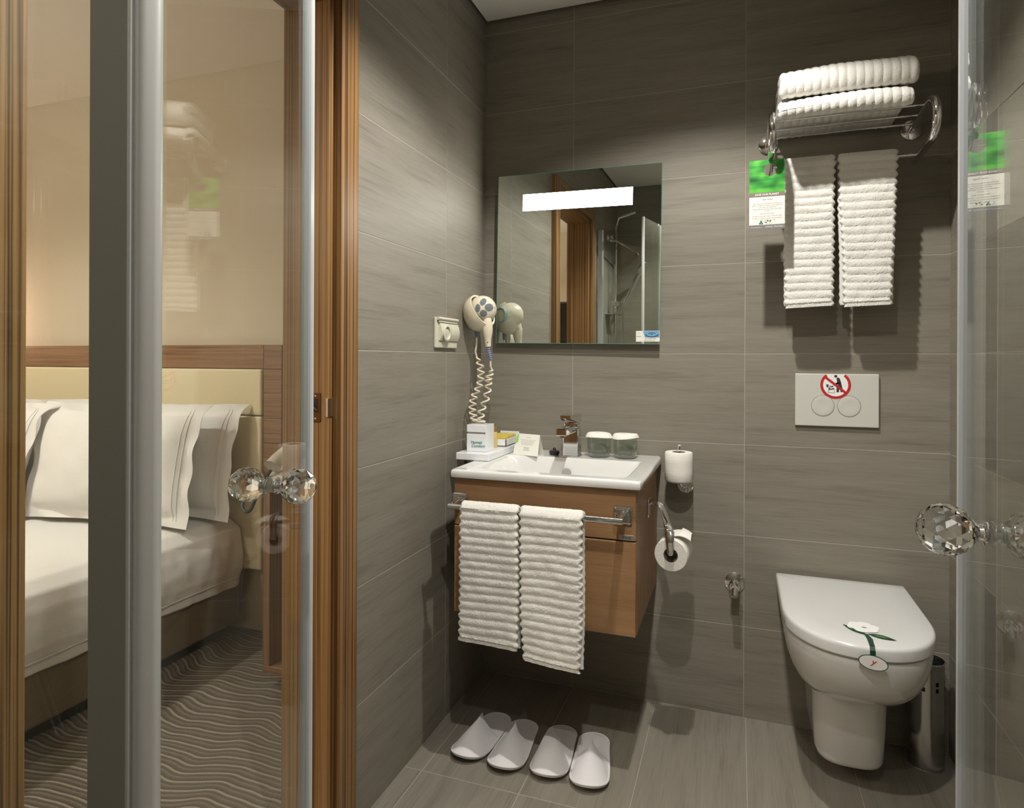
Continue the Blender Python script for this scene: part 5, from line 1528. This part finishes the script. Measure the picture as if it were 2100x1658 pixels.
def pillow(cx, cy, cz, wd, hg, t, yawp, lean, label, seed, fl=0.045):
    """Pillow with a flat flange, standing on its long edge and leaning back."""
    Mx = Matrix.Translation((cx, cy, cz)) @ Matrix.Rotation(yawp, 4, 'Z') @ Matrix.Rotation(-lean, 4, 'X')
    root = thing('pillow', (cx, cy, cz), label, 'pillow', 'white pillows on the bed')
    iw, ih = wd / 2 - fl, hg / 2 - fl
    def surf(sgn):
        def fn(u, v):
            x = (u - 0.5) * wd; z = (v - 0.5) * hg
            a, b = min(1, abs(x) / iw), min(1, abs(z) / ih)
            h = t / 2 * ((1 - a ** 2.6) * (1 - b ** 2.6)) ** 0.55
            h += (0.010 * noise.noise(Vector((x * 7, z * 7, seed))) + 0.004 * noise.noise(Vector((x * 18, z * 14, seed + 3)))) * min(1, h / 0.03)
            y = -sgn * (h + 0.0008)
            # flange flutters, corners pull out and curl
            fx = max(0, (abs(x) - iw) / fl); fz = max(0, (abs(z) - ih) / fl); f = max(fx, fz)
            y += f * (0.010 * noise.noise(Vector((x * 9, z * 9, seed + 6))) + 0.006 * math.sin(z * 40 + x * 31 + seed))
            cr = (abs(x) / (wd / 2)) ** 6 * (abs(z) / (hg / 2)) ** 6
            if z > 0: y += 0.055 * cr * (1 if x > 0 else 0.6)
            pin = 1 - 0.055 * (1 - (abs(x) / (wd / 2)) ** 2) * (abs(z) / (hg / 2)) ** 2
            pin2 = 1 - 0.045 * (1 - (abs(z) / (hg / 2)) ** 2) * (abs(x) / (wd / 2)) ** 2
            return tuple(Mx @ Vector((x * pin2, y, z * pin)))
        return fn
    m_ = MB(); m_.grid(surf(1), 70, 54); m_.grid(surf(-1), 70, 54)
    n = 70 * 54
    rim = [i for i in range(70)] + [j * 70 + 69 for j in range(1, 54)] + [53 * 70 + i for i in range(68, -1, -1)] + [j * 70 for j in range(52, 0, -1)]
    for k in range(len(rim)):
        a, b = rim[k], rim[(k + 1) % len(rim)]
        m_.f.append([a, b, n + b, n + a]); m_.smooth.append(True); m_.mi.append(0)
    obj('case', m_, linen_m, root)
    m_ = MB()
    for off in (fl + 0.004, fl + 0.018):
        pts = []
        for k in range(40):
            z = (k / 39 - 0.5) * (hg - 0.05)
            u = ((wd / 2 - off) / wd + 0.5); v = z / hg + 0.5
            p = Vector(surf(1)(u, v)); nrm = (Mx.to_3x3() @ Vector((0, -1, 0)))
            pts.append(p + nrm * 0.0008)
        m_.tube(pts, 0.0012, 6)
    obj('stitched_hem', m_, linen_m, root)
    return root


pillow(-2.375, 2.080, 0.752, 0.86, 0.485, 0.155, 0.03, 0.16, 'white pillow leaning on the headboard at the telephone side, behind another pillow', 2)
pillow(-2.415, 1.91, 0.756, 0.82, 0.49, 0.155, 0.10, 0.20, 'white pillow in front at the telephone side, with stitched hem lines', 9)
pillow(-3.22, 2.080, 0.752, 0.78, 0.485, 0.15, 0.0, 0.15, 'white pillow leaning on the headboard at the far side, behind another pillow', 15)
pillow(-3.14, 1.90, 0.752, 0.80, 0.49, 0.15, -0.22, 0.22, 'white pillow in front at the far side, turned away from its neighbour', 23)

# bedside cabinet with telephone
bc_ = thing('bedside_cabinet', (-1.42, 2.03, 0.0), 'open fronted wooden bedside cabinet on castors carrying the telephone', 'cabinet')
bx0, bx1, by0, by1 = -1.603, -1.16, 1.86, 2.215
mb = MB(); mb.box(bx0, bx1, by0, by1, 0.700, 0.728, 0.001, 1); obj('top', mb, bedwood_m, bc_)
mb = MB(); mb.box(bx0, bx0 + 0.030, by0, by1, 0.080, 0.699, 0.001, 1); obj('side_panel', mb, bedwood_v_m, bc_)
mb = MB(); mb.box(bx1 - 0.030, bx1, by0, by1, 0.080, 0.699, 0.001, 1); obj('side_panel', mb, bedwood_v_m, bc_)
mb = MB(); mb.box(bx0, bx1, by0, by1, 0.054, 0.079, 0.001, 1); obj('bottom', mb, bedwood_m, bc_)
mb = MB(); mb.box(bx0 + 0.03, bx1 - 0.03, by1 - 0.014, by1 - 0.004, 0.079, 0.70); obj('back_panel', mb, bedwood_v_m, bc_)
for x, y in ((-1.515, 1.885), (-1.235, 1.885), (-1.515, 2.18), (-1.235, 2.18)):
    mb = MB(); mb.lathe([(0, -0.014), (0.016, -0.014), (0.025, -0.010), (0.0255, 0.010), (0.016, 0.014), (0, 0.014)], (x, y, 0.0257), (1, 0.3, 0), 24); mb.box(x - 0.017, x + 0.017, y - 0.012, y + 0.012, 0.044, 0.0545, 0.003, 1)
    obj('castor', mb, greyprint_m, bc_)
te = thing('telephone', (-1.53, 1.955, 0.728), 'pale grey desk telephone on the bedside cabinet, behind the crystal knob', 'telephone')
tx0, tx1, ty0, ty1 = -1.600, -1.40, 1.865, 2.075
mb = MB()
tp = [(ty0, 0.7285), (ty0, 0.752), (ty0 + 0.01, 0.758), (ty1 - 0.02, 0.806), (ty1, 0.80), (ty1, 0.7285)]
mb.add([(tx0, y, z) for y, z in tp] + [(tx1, y, z) for y, z in tp], [[0, 1, 2, 3, 4, 5], [11, 10, 9, 8, 7, 6]] + [[k, 6 + k, 6 + (k + 1) % 6, (k + 1) % 6] for k in range(6)])
obj('base', mb, phone_m, te)
hsx = [(-1.572, 1.872, 0.790), (-1.572, 1.90, 0.812), (-1.572, 1.96, 0.838), (-1.572, 2.03, 0.850), (-1.572, 2.075, 0.838)]
mb = MB(); hp2 = smooth_path(hsx, 6); mb.tube(hp2, [0.024 + 0.008 * abs(k / (len(hp2) - 1) * 2 - 1) ** 3 for k in range(len(hp2))], 18); obj('handset', mb, phone_m, te)
for i in range(3):
    for j in range(4):
        kx = -1.515 + i * 0.026; ky = 1.895 + j * 0.024; kz = 0.758 + (ky - ty0 - 0.01) * 0.264
        mb = MB(); mb.box(kx, kx + 0.017, ky, ky + 0.012, kz - 0.002, kz + 0.006, 0.002, 1); obj('key', mb, greyprint_m, te)
mb = MB(); mb.tube(smooth_path([(-1.575, 1.868, 0.778), (-1.600, 1.856, 0.735), (-1.625, 1.85, 0.68), (-1.648, 1.85, 0.635), (-1.672, 1.85, 0.625), (-1.694, 1.86, 0.645), (-1.705, 1.90, 0.70), (-1.66, 1.96, 0.735), (-1.60, 2.0, 0.74)], 8), 0.0062, 10); obj('cord', mb, darkcord_m, te)

# black screen at the foot of the bed, visible in the mirror through the doorway
tv = thing('television', (-1.85, BY0, 1.3), 'black screen on the far bedroom wall, a dark strip in the mirror', 'television')
mb = MB(); mb.box(-2.45, -1.36, BY0 + 0.001, BY0 + 0.05, 1.12, 1.752, 0.004, 2); obj('casing', mb, black_m, tv)
mb = MB(); mb.box(-2.43, -1.38, BY0 + 0.0495, BY0 + 0.0515, 1.14, 1.735); obj('screen', mb, tv_m, tv)
